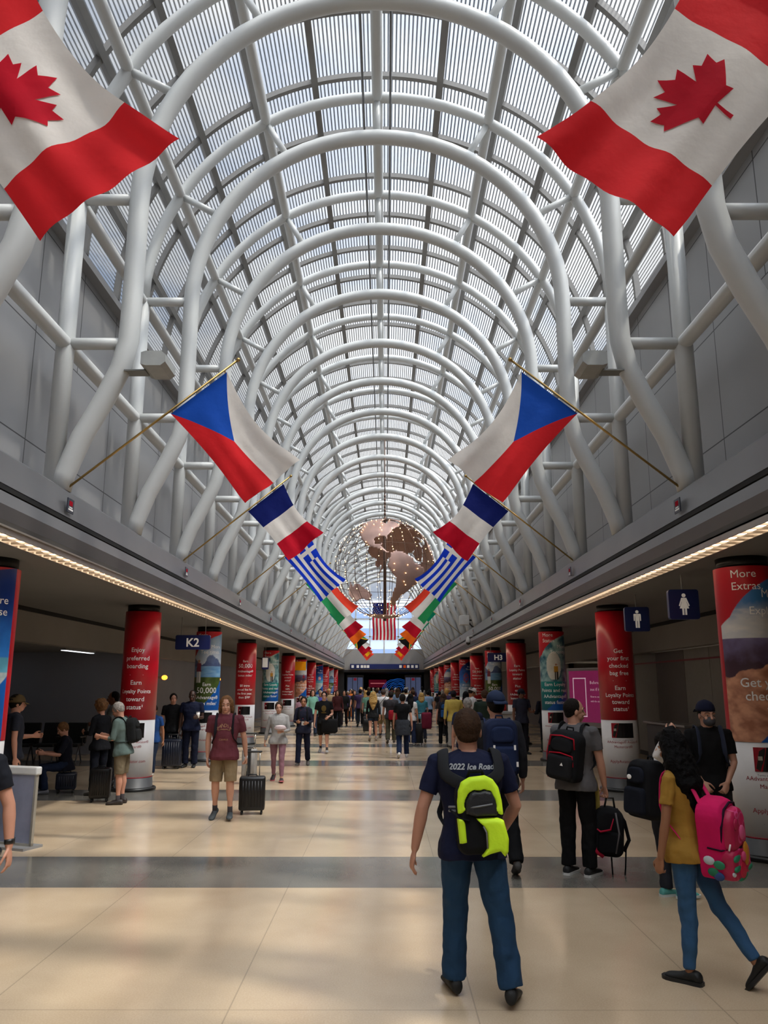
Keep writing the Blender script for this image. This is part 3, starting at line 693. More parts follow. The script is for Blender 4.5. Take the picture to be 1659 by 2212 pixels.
for k in range(24):
    for i in range(22):
        if rr.random()<.62: pts.append((-72+6.4*i+rr.uniform(-2,2),k*15+rr.uniform(-2,2)))
rr.shuffle(pts)
front=[p for p in pts if gp(p[0],p[1],1).y<.25]; rest=[p for p in pts if p not in set(front)]
for i,(la,lo) in enumerate(front+rest):
    if i<100:
        if i==0:
            bm=bmesh.new(); ell(bm,V(0,0,0),(.017,.017,.017),n=6); b0_=obj('bulb',bm,bulb,gt); b0_.location=gp(la,lo,GR+.03)
        else:
            b_=b0_.copy(); COL.objects.link(b_); b_.parent=gt; b_.location=gp(la,lo,GR+.03)
    else: ell(stuff,gp(la,lo,GR+.03),(.017,.017,.017),n=6)
o=obj('bulb',stuff,bulb,gt); o['kind']='stuff'
# ================================================================ hanging signs
navy=mat('sign_navy','#16255a',rough=.35,var=.02); signw=mat('sign_white','#d8d4cc',rough=.5,emit=.15)
def hang(name,label,x,y,z,w,h,rz=0,ceil=3.5,rods=(0,)):
    t=thing(name,label,'sign',(x,y,z),rz)
    bm=bmesh.new(); prism(bm,rr2(w/2,h/2,.035),Matrix.Translation((0,-.045,0)),.09); bmesh.ops.recalc_face_normals(bm,faces=bm.faces); obj('panel',bm,navy,t)
    bm=bmesh.new()
    for r in rods: tube(bm,[V(r*w,0,h/2-.01),V(r*w,0,ceil-z)],.008,6)
    obj('hanging_rod',bm,mat('rod_steel','#9a9a98',rough=.3,metal=.7),t); return t
for txt,x,y,z,w,lab in (('K2',-4.32,18.7,2.92,.80,'navy gate sign reading K2 hanging by left columns'),('H3',4.42,30.7,2.98,.80,'navy gate sign reading H3 hanging by right columns')):
    t=hang('gate_sign',lab,x,y,z,w,.33,rods=(-.35,.35)); bm=bmesh.new(); text_flat(bm,txt,.27,Matrix.Translation((0,-.0475,-.095)),'CENTER',bold=.006); obj('lettering',bm,signw,t)
def picto(bm,woman):
    M=Matrix.Translation((0,-.052,0))
    def P(poly): prism(bm,poly,M,.004)
    P([(.028*math.cos(a*PI/6),.125+.028*math.sin(a*PI/6)) for a in range(12)])
    if woman:
        P([(-.035,.09),(.035,.09),(.075,-.02),(.06,-.03),(.035,.035),(.03,.035),(.065,-.06),(-.065,-.06),(-.03,.035),(-.035,.035),(-.06,-.03),(-.075,-.02)])
        P([(-.032,-.06),(-.006,-.06),(-.006,-.15),(-.032,-.15)]); P([(.006,-.06),(.032,-.06),(.032,-.15),(.006,-.15)])
    else:
        P([(-.055,.09),(.055,.09),(.062,.075),(.062,-.03),(.045,-.03),(.040,.05),(.035,.05),(.035,-.15),(.005,-.15),(.005,-.03),(-.005,-.03),(-.005,-.15),(-.035,-.15),(-.035,.05),(-.040,.05),(-.045,-.03),(-.062,-.03),(-.062,.075)])
for w,x,y,lab in ((True,4.38,11.35,'navy square restroom sign with a white woman figure'),(False,4.52,13.95,'navy square restroom sign with a white man figure')):
    t=hang('restroom_sign',lab,x,y,3.07,.42,.42,rz=-.06); bm=bmesh.new(); picto(bm,w); obj('pictogram',bm,signw,t)
t=thing('overhead_sign','long navy directional sign spanning the hall end','sign',(0.05,78.86,3.72))
bm=bmesh.new(); box(bm,-3.35,3.35,-.1,.1,-.24,.24); obj('panel',bm,navy,t)
bm=bmesh.new()
for x in (-3.1,-2.6,-2.2,-1.9,-1.6,1.55,1.95,2.3,2.7,3.1): box(bm,x-.12,x+.12,-.12,-.10,-.13,.13)
obj('pictograms',bm,[signw],t)
bm=bmesh.new(); box(bm,1.83,2.07,-.13,-.12,-.13,.13); obj('orange_symbol',bm,fm['orange'],t)
for q in (-3,3):
    bm=bmesh.new(); box(bm,q-.05,q+.05,.08,.16,-.1,.3); obj('bracket',bm,grey_metal,t)
# small hanging flag-style signs among the columns
t=hang('hanging_sign','small white sign hanging between left columns',-4.35,30.3,2.75,.25,.45)
bm=bmesh.new(); box(bm,-.10,.10,-.052,-.047,-.15,.2); obj('face',bm,signw,t)
t=thing('hanging_banner','orange banner hanging among the left red columns','sign',(-4.45,41.2,2.9)); bm=bmesh.new(); box(bm,-.55,.55,-.03,.03,-.22,.22); obj('panel',bm,fm['yellow'],t)
bm=bmesh.new(); tube(bm,[V(0,0,.2),V(0,0,.6)],.01,6); obj('hanging_rod',bm,grey_metal,t)
# ledge camera, box camera, floodlights
camw=mat('camera_white','#c4c4c2',rough=.35)
t=thing('dome_camera','white dome security camera under the right ledge fascia','camera',(3.62,33.9,3.75))
bm=bmesh.new(); lathe(bm,[(.03,.20),(.06,.16),(.10,.05),(.11,-.03),(.10,-.05)],n=20); tube(bm,[V(0,0,.18),V(.25,0,.24)],.03,8); obj('housing',bm,camw,t,True)
bm=bmesh.new(); lathe(bm,[(.095,-.05),(.085,-.10),(.05,-.14),(.01,-.155)],n=20); obj('dome',bm,dark_rubber,t,True)
t=thing('box_camera','boxy grey camera unit on a bracket above the right ledge','camera',(3.55,34.3,4.62))
bm=bmesh.new(); box(bm,-.24,.16,-.25,.25,-.16,.24,bev=.02); obj('housing',bm,camw,t)
bm=bmesh.new(); tube(bm,[V(.15,0,.05),V(.55,0,.05)],.03,8); tube(bm,[V(.15,0,-.05),V(.3,0,-.22),V(.55,0,-.22)],.03,8); obj('bracket',bm,dark_rubber,t,True)
def flood(s,nm):
    t=thing('floodlight','grey boxy floodlight clamped to the first %s arch leg'%nm,'light',(s*3.12,9.9,6.12),0)
    bm=bmesh.new()
    pr=[(.0,-.11),(.06,-.13),(.26,-.13),(.32,-.08),(.32,.02),(.26,.07),(.06,.07),(0,.05)]
    prism(bm,[(-s*a-s*.10,b) for a,b in pr],Matrix.Translation((0,-.26,0)),.5); bmesh.ops.recalc_face_normals(bm,faces=bm.faces)
    obj('housing',bm,mat('flood_grey','#9a9c9a',rough=.5),t)
    bm=bmesh.new(); box(bm,*sorted((-s*.12,s*.16)),-.10,.10,-.14,-.12); box(bm,*sorted((-s*.12,-s*.10)),-.1,.1,-.12,.02); obj('bracket',bm,mat('flood_dark','#6f706e',rough=.5),t)
    bm=bmesh.new(); box(bm,*sorted((-s*.13,-s*.38)),.24,.25,-.10,.05); obj('lens',bm,mat('flood_glass','#cfd3d2',rough=.1),t)
flood(-1,'left'); flood(1,'right')
# ================================================================ aisle furnishings
# pink phone advert display on right, with desk below
pk=mat('display_pink','#9c2f66',emit=.22,rough=.2); pkw=mat('display_white','#d8b8c8',emit=.35,rough=.3)
t=thing('display_screen','large pink advert screen in a silver frame behind right columns','screen',(5.95,22.1,0),-1.03)
bm=bmesh.new(); box(bm,-1.2,1.2,-.05,.05,.82,2.42,bev=.02); obj('frame',bm,mat('screen_silver','#a8a8aa',rough=.3,metal=.5),t)
bm=bmesh.new(); box(bm,-1.1,1.1,-.06,-.05,.96,2.34); obj('screen',bm,pk,t)
bm=bmesh.new()
for a,b,c,d in ((-.95,-.45,1.10,1.13),(-.95,-.45,2.12,2.15),(-.95,-.92,1.1,2.15),(-.48,-.45,1.1,2.15)): box(bm,a,b,-.064,-.06,c,d)
for k,(s_,z_) in enumerate((('Before your phone dies,',.12),('see if it gets some one.',.12),('Now to switch across 2 lines',.07),('with the care of beautiful',.07))): text_flat(bm,s_,z_,Matrix.Translation((-.30,-.0625,(1.98,1.80,1.62,1.50)[k])),'LEFT',res=1)
obj('screen_graphics',bm,pkw,t)
for q in (-.85,.85):
    bm=bmesh.new(); box(bm,q-.05,q+.05,-.03,.03,0,.85); obj('leg',bm,grey_metal,t)
t=thing('service_desk','dark grey gate desk below the pink screen','desk',(6.85,18.9,0),-1.5)
bm=bmesh.new(); box(bm,-1.1,1.1,-.3,.3,0,1.05,bev=.02); obj('body',bm,mat('desk_grey','#504e4f',rough=.5),t)
bm=bmesh.new(); box(bm,-1.15,1.15,-.36,.32,1.05,1.10,bev=.01); obj('top',bm,mat('desk_top','#8c8a8a',rough=.25),t)
# lounge seating
def beam_seat():
    t=thing('airport_seat','black lounge seat in the left waiting area','seat',(0,0,0),0,'black lounge seats on the left')
    sm=mat('seat_black','#101011',rough=.5)
    bm=bmesh.new(); box(bm,-.27,.27,-.25,.25,.40,.48,bev=.03); obj('seat',bm,sm,t)
    bm=bmesh.new(); box(bm,-.27,.27,-.05,.03,.46,1.0,Matrix.Translation((0,-.24,0))@Matrix.Rotation(.18,4,'X'),bev=.03); obj('backrest',bm,sm,t)
    for s in (-1,1):
        bm=bmesh.new(); box(bm,s*.29-.02,s*.29+.02,-.2,.2,.62,.66,bev=.008); tube(bm,[V(s*.29,0,.42),V(s*.29,0,.63)],.02,8); obj('armrest',bm,dark_rubber,t)
    for s in (-1,1):
        bm=bmesh.new(); tube(bm,[V(s*.22,-.2,0),V(s*.22,0,.42),V(s*.22,.2,0)],.02,8); obj('leg',bm,mat('seat_metal','#77777a',rough=.3,metal=.8),t,True)
    return t
s0=beam_seat(); k=0
rows=[(-8.0,12.6,8,0),(-8.0,15.6,8,PI),(-8.6,18.6,7,0),(-8.0,21.4,7,PI)]
for r,(x0,y0_,n,rz) in enumerate(rows):
    for i in range(n):
        lab='black lounge seat, %s from the aisle in the %s row of the left waiting area'%(ordn[i],('nearest','second','third','farthest')[r])
        if k==0: s0.location=(x0,y0_,0); s0['label']=lab
        else: dup(s0,(x0-.62*i,y0_,0),lab,rz)
        k+=1
# clear stand / kiosk at left foreground
t=thing('sign_stand','waist high clear panel stand with silver frame at left edge','stand',(-4.48,10.45,0),-.35)
bm=bmesh.new(); box(bm,-.34,-.31,-.02,.02,.02,.88); box(bm,.31,.34,-.02,.02,.02,.88); box(bm,-.34,.34,-.02,.02,.02,.06); obj('frame',bm,mat('stand_silver','#b0aca2',rough=.3,metal=.5),t)
bm=bmesh.new(); box(bm,-.36,.36,-.05,.05,0.86,.96,bev=.02); obj('top_rail',bm,camw,t)
bm=bmesh.new(); box(bm,-.31,.31,-.008,.008,.06,.87); obj('panel',bm,mat('stand_panel','#8f93a8',rough=.25),t)
bm=bmesh.new(); box(bm,-.36,.36,-.16,.16,0,.03); obj('foot',bm,grey_metal,t)
# white counter by far right columns
t=thing('podium_counter','white waist high counter by the fifth right column','counter',(3.75,26.6,0))
bm=bmesh.new(); box(bm,-.5,.5,-.25,.25,0,1.05,bev=.02); obj('body',bm,mat('podium_white','#b8b5b2',rough=.5),t)
bm=bmesh.new(); box(bm,-.6,.6,-.32,.3,1.05,1.12,bev=.01); obj('top',bm,mat('podium_top','#9fa0a2',rough=.3),t)
# end of hall advert boxes and screens in the passage
for s,nm in ((-1,'left'),(1,'right')):
    t=thing('light_box','tall blue grey advert light box at the %s of the far doorway'%nm,'sign',(s*2.9,81.5,0))
    bm=bmesh.new(); box(bm,-.85,.85,-.1,.1,0,2.95); obj('frame',bm,mat('lb_frame','#3a3f4c',rough=.4),t)
    bm=bmesh.new(); box(bm,-.75,-.28,-.12,-.1,.3,2.7); box(bm,.28,.75,-.12,-.1,.3,2.7); box(bm,-.22,.22,-.12,-.1,1.2,2.7); obj('screen',bm,mat('lb_screen','#46506e',emit=.5,rough=.3),t)
    bm=bmesh.new(); box(bm,-.15,.15,-.13,-.12,2.4,2.65); obj('emblem',bm,mat('lb_red','#7c1c2c',emit=.4),t)
t=thing('display_screen','dark red screen glowing in the far passage','screen',(-.75,92,0)); bm=bmesh.new(); box(bm,-1.0,1.0,-.05,.05,1.7,2.55); obj('panel',bm,mat('far_red','#6e1026',emit=.3),t)
bm=bmesh.new(); box(bm,-.8,.8,-.07,-.05,2.1,2.2); obj('lettering',bm,mat('far_red_text','#c06a70',emit=.5),t); bm=bmesh.new(); box(bm,-.05,.05,-.02,.02,0,1.7); obj('post',bm,grey_metal,t)
t=thing('light_sculpture','blue glowing arc of lights in the far passage','sculpture',(1.45,90,0))
rr=random.Random(5)
for k in range(7):
    bm=bmesh.new(); r=.5+.2*k
    tube(bm,[V(r*math.cos(a*PI/14),rr.uniform(-.1,.1),1.35+r*.75*math.sin(a*PI/14)+rr.uniform(-.05,.05)) for a in range(15)],.03,6); obj('light_tube',bm,mat('blue_neon','#1e5cb0',emit=.45),t)
bm=bmesh.new(); box(bm,-1.8,1.8,-.2,.2,0,1.36); obj('base',bm,dark_rubber,t)
# wall lamps glowing orange at left
for i,(x,y) in enumerate(((-7.35,27.2),(-7.35,36.0))):
    t=thing('wall_lamp','small orange wall lamp %s left columns'%('between the third and fourth' if i==0 else 'between the fourth and fifth'),'light',(x,y,2.2))
    bm=bmesh.new(); ell(bm,V(.1,0,0),(.10,.10,.08),n=10); obj('shade',bm,mat('orange_glow','#ff8c2a',emit=4),t,True)
    bm=bmesh.new(); box(bm,-.25,.04,-.04,.04,-.04,.04); obj('arm',bm,grey_metal,t)
t=thing('wall_poster','red poster on the wall behind the third left column','poster',(-7.35,25.6,0)); bm=bmesh.new(); box(bm,-.03,.03,-.9,.9,.9,2.5); obj('panel',bm,mat('poster_red','#8a1c30',rough=.4,emit=.1),t)
bm=bmesh.new()
for k in range(6): box(bm,.03,.034,-.5,.5,2.2-.15*k,2.26-.15*k)
obj('lettering',bm,txt_white,t)
# ================================================================ people
SK={'light':'#c08f78','fair':'#b98670','tan':'#9a6a4e','brown':'#6e4a38','dark':'#3f2a22'}
HR={'brown':'#3a281c','dark':'#17120f','black':'#060506','blond':'#a8854e','grey':'#8a8580','lbrown':'#6a4a2e','red':'#5a3020','white':'#b5b0aa'}
def skin(k): return mat('skin_'+k,SK[k],rough=.5,var=.05,scale=10,spec=.35)
def hairm(k): return mat('hair_'+k,HR[k],rough=.75,var=.35,scale=30,bump=.6,bscale=60,spec=.15)
def remesh(o,vox,it=3,disp=0,size=.12):
    m=o.modifiers.new('r','REMESH'); m.mode='VOXEL'; m.voxel_size=vox; m.use_smooth_shade=True
    m=o.modifiers.new('s','SMOOTH'); m.iterations=it; m.factor=.5
    if disp:
        k='cl%d'%int(size*100); tx=bpy.data.textures.get(k) or bpy.data.textures.new(k,'CLOUDS'); tx.noise_scale=size; tx.noise_depth=1
        m=o.modifiers.new('d','DISPLACE'); m.texture=tx; m.strength=disp; m.mid_level=.5; m.texture_coords='LOCAL'
def nrm(v): return Vector(v).normalized()
def hand(bm,w,d,nrml,thumb,Hs,curl=.5,q=0,spread=.12):
    """w wrist point, d along the hand, nrml palm normal, thumb: direction of the thumb side"""
    d=nrm(d); nrml=Vector(nrml); nrml=(nrml-d*nrml.dot(d)).normalized(); th=Vector(thumb); th=(th-d*th.dot(d)-nrml*th.dot(nrml)).normalized()
    L=.19*Hs; pr=.042*Hs
    tube(bm,[w-d*.02,w+d*L*.12,w+d*L*.30,w+d*L*.50],[.028*Hs,.033*Hs,.041*Hs,.040*Hs],n=14,flat=.42,side=th,ends='round')
    fr=(.0088 if q==0 else .0105)*Hs
    for i,(o_,l) in enumerate(((.030,.42),(.010,.47),(-.010,.44),(-.030,.35))):
        b=w+d*L*.47+th*o_*Hs; fd=nrm(d+th*(o_*spread*30)); ax=th
        ang=0; p=b; pts=[b-fd*.015]; 
        for k,(fl,c) in enumerate(((.45,.55),(.32,.9),(.23,.7))):
            pts.append(p.copy()); ang+=curl*c*(1+.12*i); dd=(fd*math.cos(ang)+nrml*math.sin(ang)); p=p+dd*(l*L*fl)
        pts.append(p)
        tube(bm,pts,[fr,fr,fr*.98,fr*.92,fr*.8],n=8,ends='round')
    b=w+d*L*.13+th*.026*Hs
    p1=b+nrm(d*.75+th*.62+nrml*.25)*L*.27; p2=p1+nrm(d*.9+th*.20+nrml*.35*(1+curl))*L*.20; p3=p2+nrm(d*.9-th*.05+nrml*.4*(1+curl))*L*.14
    tube(bm,[b,p1,p2,p3],[fr*1.5,fr*1.25,fr*1.1,fr*.9],n=8,ends='round')
BASE=dict(spine=(0,.02,1),head=(0,0),
 legs=(((-.03,.02,-1),(-.0,-.03,-1),(-.15,1,0)),((.03,.02,-1),(.0,-.03,-1),(.15,1,0))),
 arms=(((-.16,-.03,-1),(-.05,.12,-1)),((.16,-.03,-1),(.05,.12,-1))))
def P(**k): d=dict(BASE); d.update(k); return d
def swing(a,b,c=.0):
    """walking: a thigh swing of the left leg, b right; c knee bends"""
    return
WALK=P(legs=(((-.02,.28,-1),(-.02,.10,-1),(-.1,1,.10)),((.02,-.20,-1),(.02,-.55,-1),(.1,1,-.35))),arms=(((-.18,-.22,-1),(-.10,.0,-1)),((.18,.20,-1),(.08,.42,-1))))
WALK2=P(legs=(((-.02,-.18,-1),(-.02,-.60,-1),(-.1,1,-.45)),((.02,.26,-1),(.02,.06,-1),(.1,1,.12))),arms=(((-.18,.20,-1),(-.08,.42,-1)),((.18,-.22,-1),(.10,.02,-1))))
STAND=P()
PHONE=P(head=(0,-.45),arms=(((-.16,.10,-1),(.25,.9,.15)),((.16,.10,-1),(-.25,.9,.15))))
HOLDL=P(arms=(((-.18,.12,-1),(.2,.95,.05)),((.16,-.03,-1),(.05,.12,-1))))
def torso_rings(Pv,Nv,up_side,H,w,grow=0,z0=0.0,n=22,fem=0,belly=0,hem=0):
    """rings from hips to the neck along the spine; returns list of point lists"""
    sp=(Nv-Pv); Ls=sp.length; t_=sp.normalized(); x=(up_side-t_*up_side.dot(t_)).normalized(); y=t_.cross(x)
    prof=[(-.16,.098,.072,0),(-.08,.103,.078,0),(.0,.103,.075,0),(.14,.094,.068,0),(.28,.086,.063,.002),(.45,.094,.068,.002),(.62,.106,.072,.0),(.78,.110,.068,-.004),(.88,.100,.058,-.006),(.945,.076,.048,-.006),(1.0,.042,.038,-.002)]
    if fem: prof=[(t,a*(1.03 if t<.1 else .88 if t<.6 else .87),b*(1.0 if t<.5 else 1.0),o) for t,a,b,o in prof]
    out=[]
    for t,a,b,o in prof:
        if t<z0: continue
        g=grow*(1 if t<.9 else .35)+ (hem*max(0,(.1-t))*1.0 if hem else 0)
        bb=b*w+ (belly*math.exp(-((t-.25)/.25)**2))
        c=Pv+t_*(t*Ls)+y*((o+(belly*.5*math.exp(-((t-.25)/.25)**2)))*H)
        A=a*H*(1+(w-1)*.8)+g; B=bb*H+g; pts=[]
        for j in range(n):
            th=2*PI*j/n; cx,cy=math.cos(th),math.sin(th); e=.82
            pts.append(c+x*(math.copysign(abs(cx)**e,cx)*A)+y*(math.copysign(abs(cy)**e,cy)*B))
        out.append(pts)
    return out
def person(label,x,y,face,H=1.72,pose=STAND,top='#222222',bottom='#2a3a5a',shoes='#151515',hair='brown',hs='short',sk='light',w=1.0,fem=0,sleeve=.62,legs='long',q=1,group=None,cap=None,cap_back=0,mask=None,belly=0,shorts_c=None,curl=.45,sole=None,skirt=None,headk=1.06,tucked=0,collar=0,stripes=None,glasses=0,hands=1):
    """face: heading in degrees, 0 = walking away from the camera (+Y), 180 = facing it"""
    t=thing('person',label,'person',(x,y,0),math.radians(face),group)
    vox={0:.0062,1:.0105,2:.016}[q]; nt={0:16,1:12,2:10}[q]
    hw=.054*H*(1 if not fem else 1.0)
    ps=pose; sp=nrm(ps['spine'])
    Pv=V(0,0,0); Nv=Pv+sp*(.325*H)
    J={}
    tw=ps.get('twist',0)
    sx=Matrix.Rotation(tw,3,sp)@V(1,0,0); sx=(sx-sp*sx.dot(sp)).normalized()
    shw=(.112 if not fem else .098)*H*(1+(w-1)*.6)
    low=9
    for i,s in enumerate((-1,1)):
        th,shn,ft=ps['legs'][i]; hip=Pv+V(s*hw,0,-.005*H); kn=hip+nrm(th)*.245*H; an=kn+nrm(shn)*.235*H; f=nrm(ft)
        side=V(1,0,0); upv=side.cross(f).normalized()
        if upv.z<0: upv=-upv
        side=f.cross(upv).normalized()
        J[s]=(hip,kn,an,f,upv,side)
        for p in (an-upv*.042*H-f*.045*H, an-upv*.042*H+f*.10*H): low=min(low,p.z)
    sh0=Nv-sp*.040*H
    A={}
    for i,s in enumerate((-1,1)):
        ua,fa=ps['arms'][i][:2]; sh=sh0+sx*(s*shw); el=sh+nrm(ua)*.172*H; wr=el+nrm(fa)*.148*H; A[s]=(sh,el,wr,nrm(ua),nrm(fa))
    off=V(0,0,-low)
    def mv(p): return p+off
    Pv=mv(Pv); Nv=mv(Nv); sh0=mv(sh0)
    J={s:(mv(a),mv(b),mv(c),f,u,sd) for s,(a,b,c,f,u,sd) in J.items()}
    A={s:(mv(a),mv(b),mv(c),u,f) for s,(a,b,c,u,f) in A.items()}
    # head frame
    yaw,pit=ps['head'][:2]; rl=ps['head'][2] if len(ps['head'])>2 else 0
    k=H/1.75*headk; hc=Nv+sp*(.074*H)+V(0,.012+.05*max(0,-pit)*.5,0)
    HM=Matrix.Translation(hc)@Matrix.Rotation(yaw,4,'Z')@Matrix.Rotation(pit,4,'X')@Matrix.Rotation(rl,4,'Y')@Matrix.Diagonal((k,k,k,1))
    # ---------------- body
    bm=bmesh.new()
    ell(bm,V(0,-.004,.028),(.076,.096,.098),HM); ell(bm,V(0,.022,-.038),(.060,.068,.066),HM); ell(bm,V(0,.050,-.078),(.034,.036,.026),HM)
    ell(bm,V(0,-.03,-.02),(.062,.062,.07),HM)
    if q<2:
        tube(bm,[HM@V(0,.088,.018),HM@V(0,.100,-.005),HM@V(0,.113,-.028),HM@V(0,.100,-.034)],[.008*k,.011*k,.015*k,.012*k],n=8,ends='round')
        for s in (-1,1):
            ell(bm,V(s*.076,-.008,-.008),(.010,.019,.031),HM,10); ell(bm,V(s*.036,.068,-.028),(.022,.022,.02),HM,10); tube(bm,[HM@V(s*.012,.092,.028),HM@V(s*.036,.088,.032),HM@V(s*.058,.068,.024)],.0075*k,n=6,ends='round')
        tube(bm,[HM@V(-.022,.080,-.056),HM@V(0,.092,-.055),HM@V(.022,.080,-.056)],.0065*k,n=6,ends='round'); tube(bm,[HM@V(-.018,.080,-.066),HM@V(0,.090,-.067),HM@V(.018,.080,-.066)],.007*k,n=6,ends='round')
    nr=(.036 if not fem else .029)*H
    tube(bm,[Nv-sp*.05*H,Nv,HM@V(0,-.018,-.03)],[nr*1.35,nr*1.02,nr],n=16,ends='round')
    loft(bm,torso_rings(Pv,Nv,sx,H,w*.93,-.012,n=16,fem=fem))
    for s in (-1,1):
        sh,el,wr,ud,fd=A[s]; ar=(.88 if fem else 1.0)*(1+(w-1)*.7)
        tube(bm,[sh,sh.lerp(el,.3),sh.lerp(el,.75),el,el.lerp(wr,.25),el.lerp(wr,.7),wr],[.027*H*ar,.026*H*ar,.023*H*ar,.0215*H*ar,.0225*H*ar,.018*H*ar,.0150*H],n=nt,ends='round')
        tube(bm,[sh0+sx*(s*.03*H),sh],[.03*H,.028*H],n=nt,ends='round')
        hd=ps['arms'][i][2] if False else None
        pa=ps['arms'][0 if s<0 else 1]
        nl=pa[2] if len(pa)>2 else (-s*1.0,.15,0); tb=pa[3] if len(pa)>3 else (0,1,.15); cu=pa[4] if len(pa)>4 else curl; dd=pa[5] if len(pa)>5 else fd
        if hands: hand(bm,wr,dd,nl,tb,H/1.78*(.93 if fem else 1),cu,q)
        hip,kn,an,f,u,sd=J[s]; lr=(.95 if fem else 1)*(1+(w-1)*.6)*(1 if legs in('shorts','brief') else .82)
        tube(bm,[hip,hip.lerp(kn,.35),kn,kn.lerp(an,.28)-V(0,.010,0),kn.lerp(an,.65),an],[.050*H*lr,.044*H*lr,.031*H*lr,.0315*H*lr,.022*H,.0195*H],n=nt+2,ends='round')
        tube(bm,[an,an-u*.02*H,an-u*.025*H+f*.06*H],[.019*H,.02*H,.016*H],n=nt,ends='round')
    o=obj('body',bm,skin(sk),t,True); remesh(o,vox,2)
    # ---------------- shirt
    tm=top if not isinstance(top,str) else cloth(top)
    bm=bmesh.new(); grow=.010 if not fem else .007
    loft(bm,torso_rings(Pv,Nv,sx,H,w,grow,z0=-.17 if not tucked else -.05,fem=fem,belly=belly,hem=.10))
    ar=(.88 if fem else 1.0)*(1+(w-1)*.7)
    if sleeve>0:
        for s in (-1,1):
            sh,el,wr,ud,fd=A[s]; a=.034*H*ar; 
            tube(bm,[sh0+sx*(s*.035*H)-sp*.012*H,sh],[.040*H,.0335*H*ar],n=nt+2,ends='round')
            pts=[sh-ud*.01,sh.lerp(el,.3)]; rr_=[a,.0345*H*ar]
            if sleeve<=1: pts.append(sh.lerp(el,sleeve)); rr_.append(.0335*H*ar)
            else:
                fr=sleeve-1; pts+=[el,el.lerp(wr,min(.5,fr)),el.lerp(wr,fr)]; rr_+=[.029*H*ar,.028*H*ar,.022*H*ar]
            tube(bm,pts,rr_,n=nt+4,ends='flat')
            tube(bm,[Nv-sp*.012*H-sx.cross(sp)*0+sx*(s*.012*H),sh0+sx*(s*.085*H)+sp*.004*H],[.030*H,.030*H],n=nt,ends='round')
    else:
        for s in (-1,1): tube(bm,[sh0+sx*(s*.05*H)-sp*.02*H,sh0+sx*(s*shw*.8)],[.036*H,.030*H],n=nt,ends='round')
    shirt=obj('shirt',bm,tm,t,True); remesh(shirt,vox*1.05,3,.016 if q<2 else 0,.10)
    # ---------------- trousers
    pm=bottom if not isinstance(bottom,str) else cloth(bottom); bm=bmesh.new()
    rg=torso_rings(Pv,Nv,sx,H,w*1.0,.004,n=20,fem=fem)
    loft(bm,rg[:4])
    lr=(.95 if fem else 1)*(1+(w-1)*.6)
    for s in (-1,1):
        hip,kn,an,f,u,sd=J[s]
        if legs=='long': pts=[hip+V(0,0,.02*H),hip.lerp(kn,.35),kn,kn.lerp(an,.5),kn.lerp(an,.97)]; rr_=[.057*H*lr,.053*H*lr,.043*H*lr,.041*H*lr,.041*H*lr]
        elif legs=='slim': pts=[hip+V(0,0,.02*H),hip.lerp(kn,.35),kn,kn.lerp(an,.3)-V(0,.008,0),kn.lerp(an,.93)]; rr_=[.056*H*lr,.049*H*lr,.036*H*lr,.035*H*lr,.0255*H]
        elif legs=='wide': pts=[hip+V(0,0,.02*H),hip.lerp(kn,.35),kn,kn.lerp(an,.98)]; rr_=[.056*H*lr,.052*H*lr,.044*H*lr,.054*H*lr]
        elif legs=='shorts': pts=[hip+V(0,0,.02*H),hip.lerp(kn,.4),hip.lerp(kn,.93)]; rr_=[.057*H*lr,.055*H*lr,.050*H*lr]
        elif legs=='brief': pts=[hip+V(0,0,.02*H),hip.lerp(kn,.45)]; rr_=[.057*H*lr,.055*H*lr]
        tube(bm,pts,rr_,n=nt+6,ends='flat')
    if skirt: 
        loft(bm,[[Pv+V(math.cos(2*PI*j/20)*a*H,math.sin(2*PI*j/20)*b*H,-z*H) for j in range(20)] for z,a,b in ((-.06,.095,.07),(.03,.11,.085),(.15,.115,.10),(skirt,.10+.12*skirt,.10+.09*skirt))])
    o=trs=obj('trousers' if legs in('long','slim','wide') else 'shorts',bm,pm,t,True); remesh(o,vox*1.05,3,.022 if q<2 else 0,.10)
    # ---------------- shoes
    shm=mat('shoe_'+shoes.strip('#'),shoes,rough=.6,var=.15,bump=.2)
    for s in (-1,1):
        hip,kn,an,f,u,sd=J[s]
        if legs in('shorts','brief') or skirt:
            bm=bmesh.new(); tube(bm,[an+ (kn-an).normalized()*.05*H,an,an-u*.02*H],[.0215*H,.0215*H,.023*H],n=nt,ends='flat'); obj('sock',bm,cloth('#3a3638' if not fem else '#8a8280'),t,True)
        bm=bmesh.new(); rings=[]; S0=an-u*.0415*H
        for tt,hw_,ht in ((-.052,.014,.034),(-.045,.023,.052),(-.02,.026,.056),(.01,.0255,.053),(.04,.0255,.038),(.07,.030,.033),(.095,.029,.029),(.110,.023,.024),(.119,.012,.015)):
            c=S0+f*tt*H*(.93 if fem else 1); pts=[]
            for j in range(12):
                a=2*PI*j/12; cy=math.sin(a); pts.append(c+sd*(math.cos(a)*hw_*H)+u*((cy*.5+.5)**.9*ht*H))
            rings.append(pts)
        loft(bm,rings); o=obj('shoe',bm,shm,t,True)
        if q<2: 
            md=o.modifiers.new('s','SUBSURF'); md.levels=1; md.render_levels=1
        if sole:
            bm=bmesh.new()
            loft(bm,[[S0+f*tt*H+sd*(sx_*hw_*H*1.06)+u*uz for sx_,uz in ((-1,-.002),(1,-.002),(1,.022*k),(-1,.022*k))] for tt,hw_,_ in ((-.052,.012,0),(-.044,.021,0),(-.02,.0235,0),(.01,.0235,0),(.04,.0255,0),(.07,.030,0),(.095,.029,0),(.112,.022,0),(.121,.011,0))])
            obj('sole',bm,mat('sole_'+sole.strip('#'),sole,rough=.5),o)
    # ---------------- hair / cap
    hm=hairm(hair)
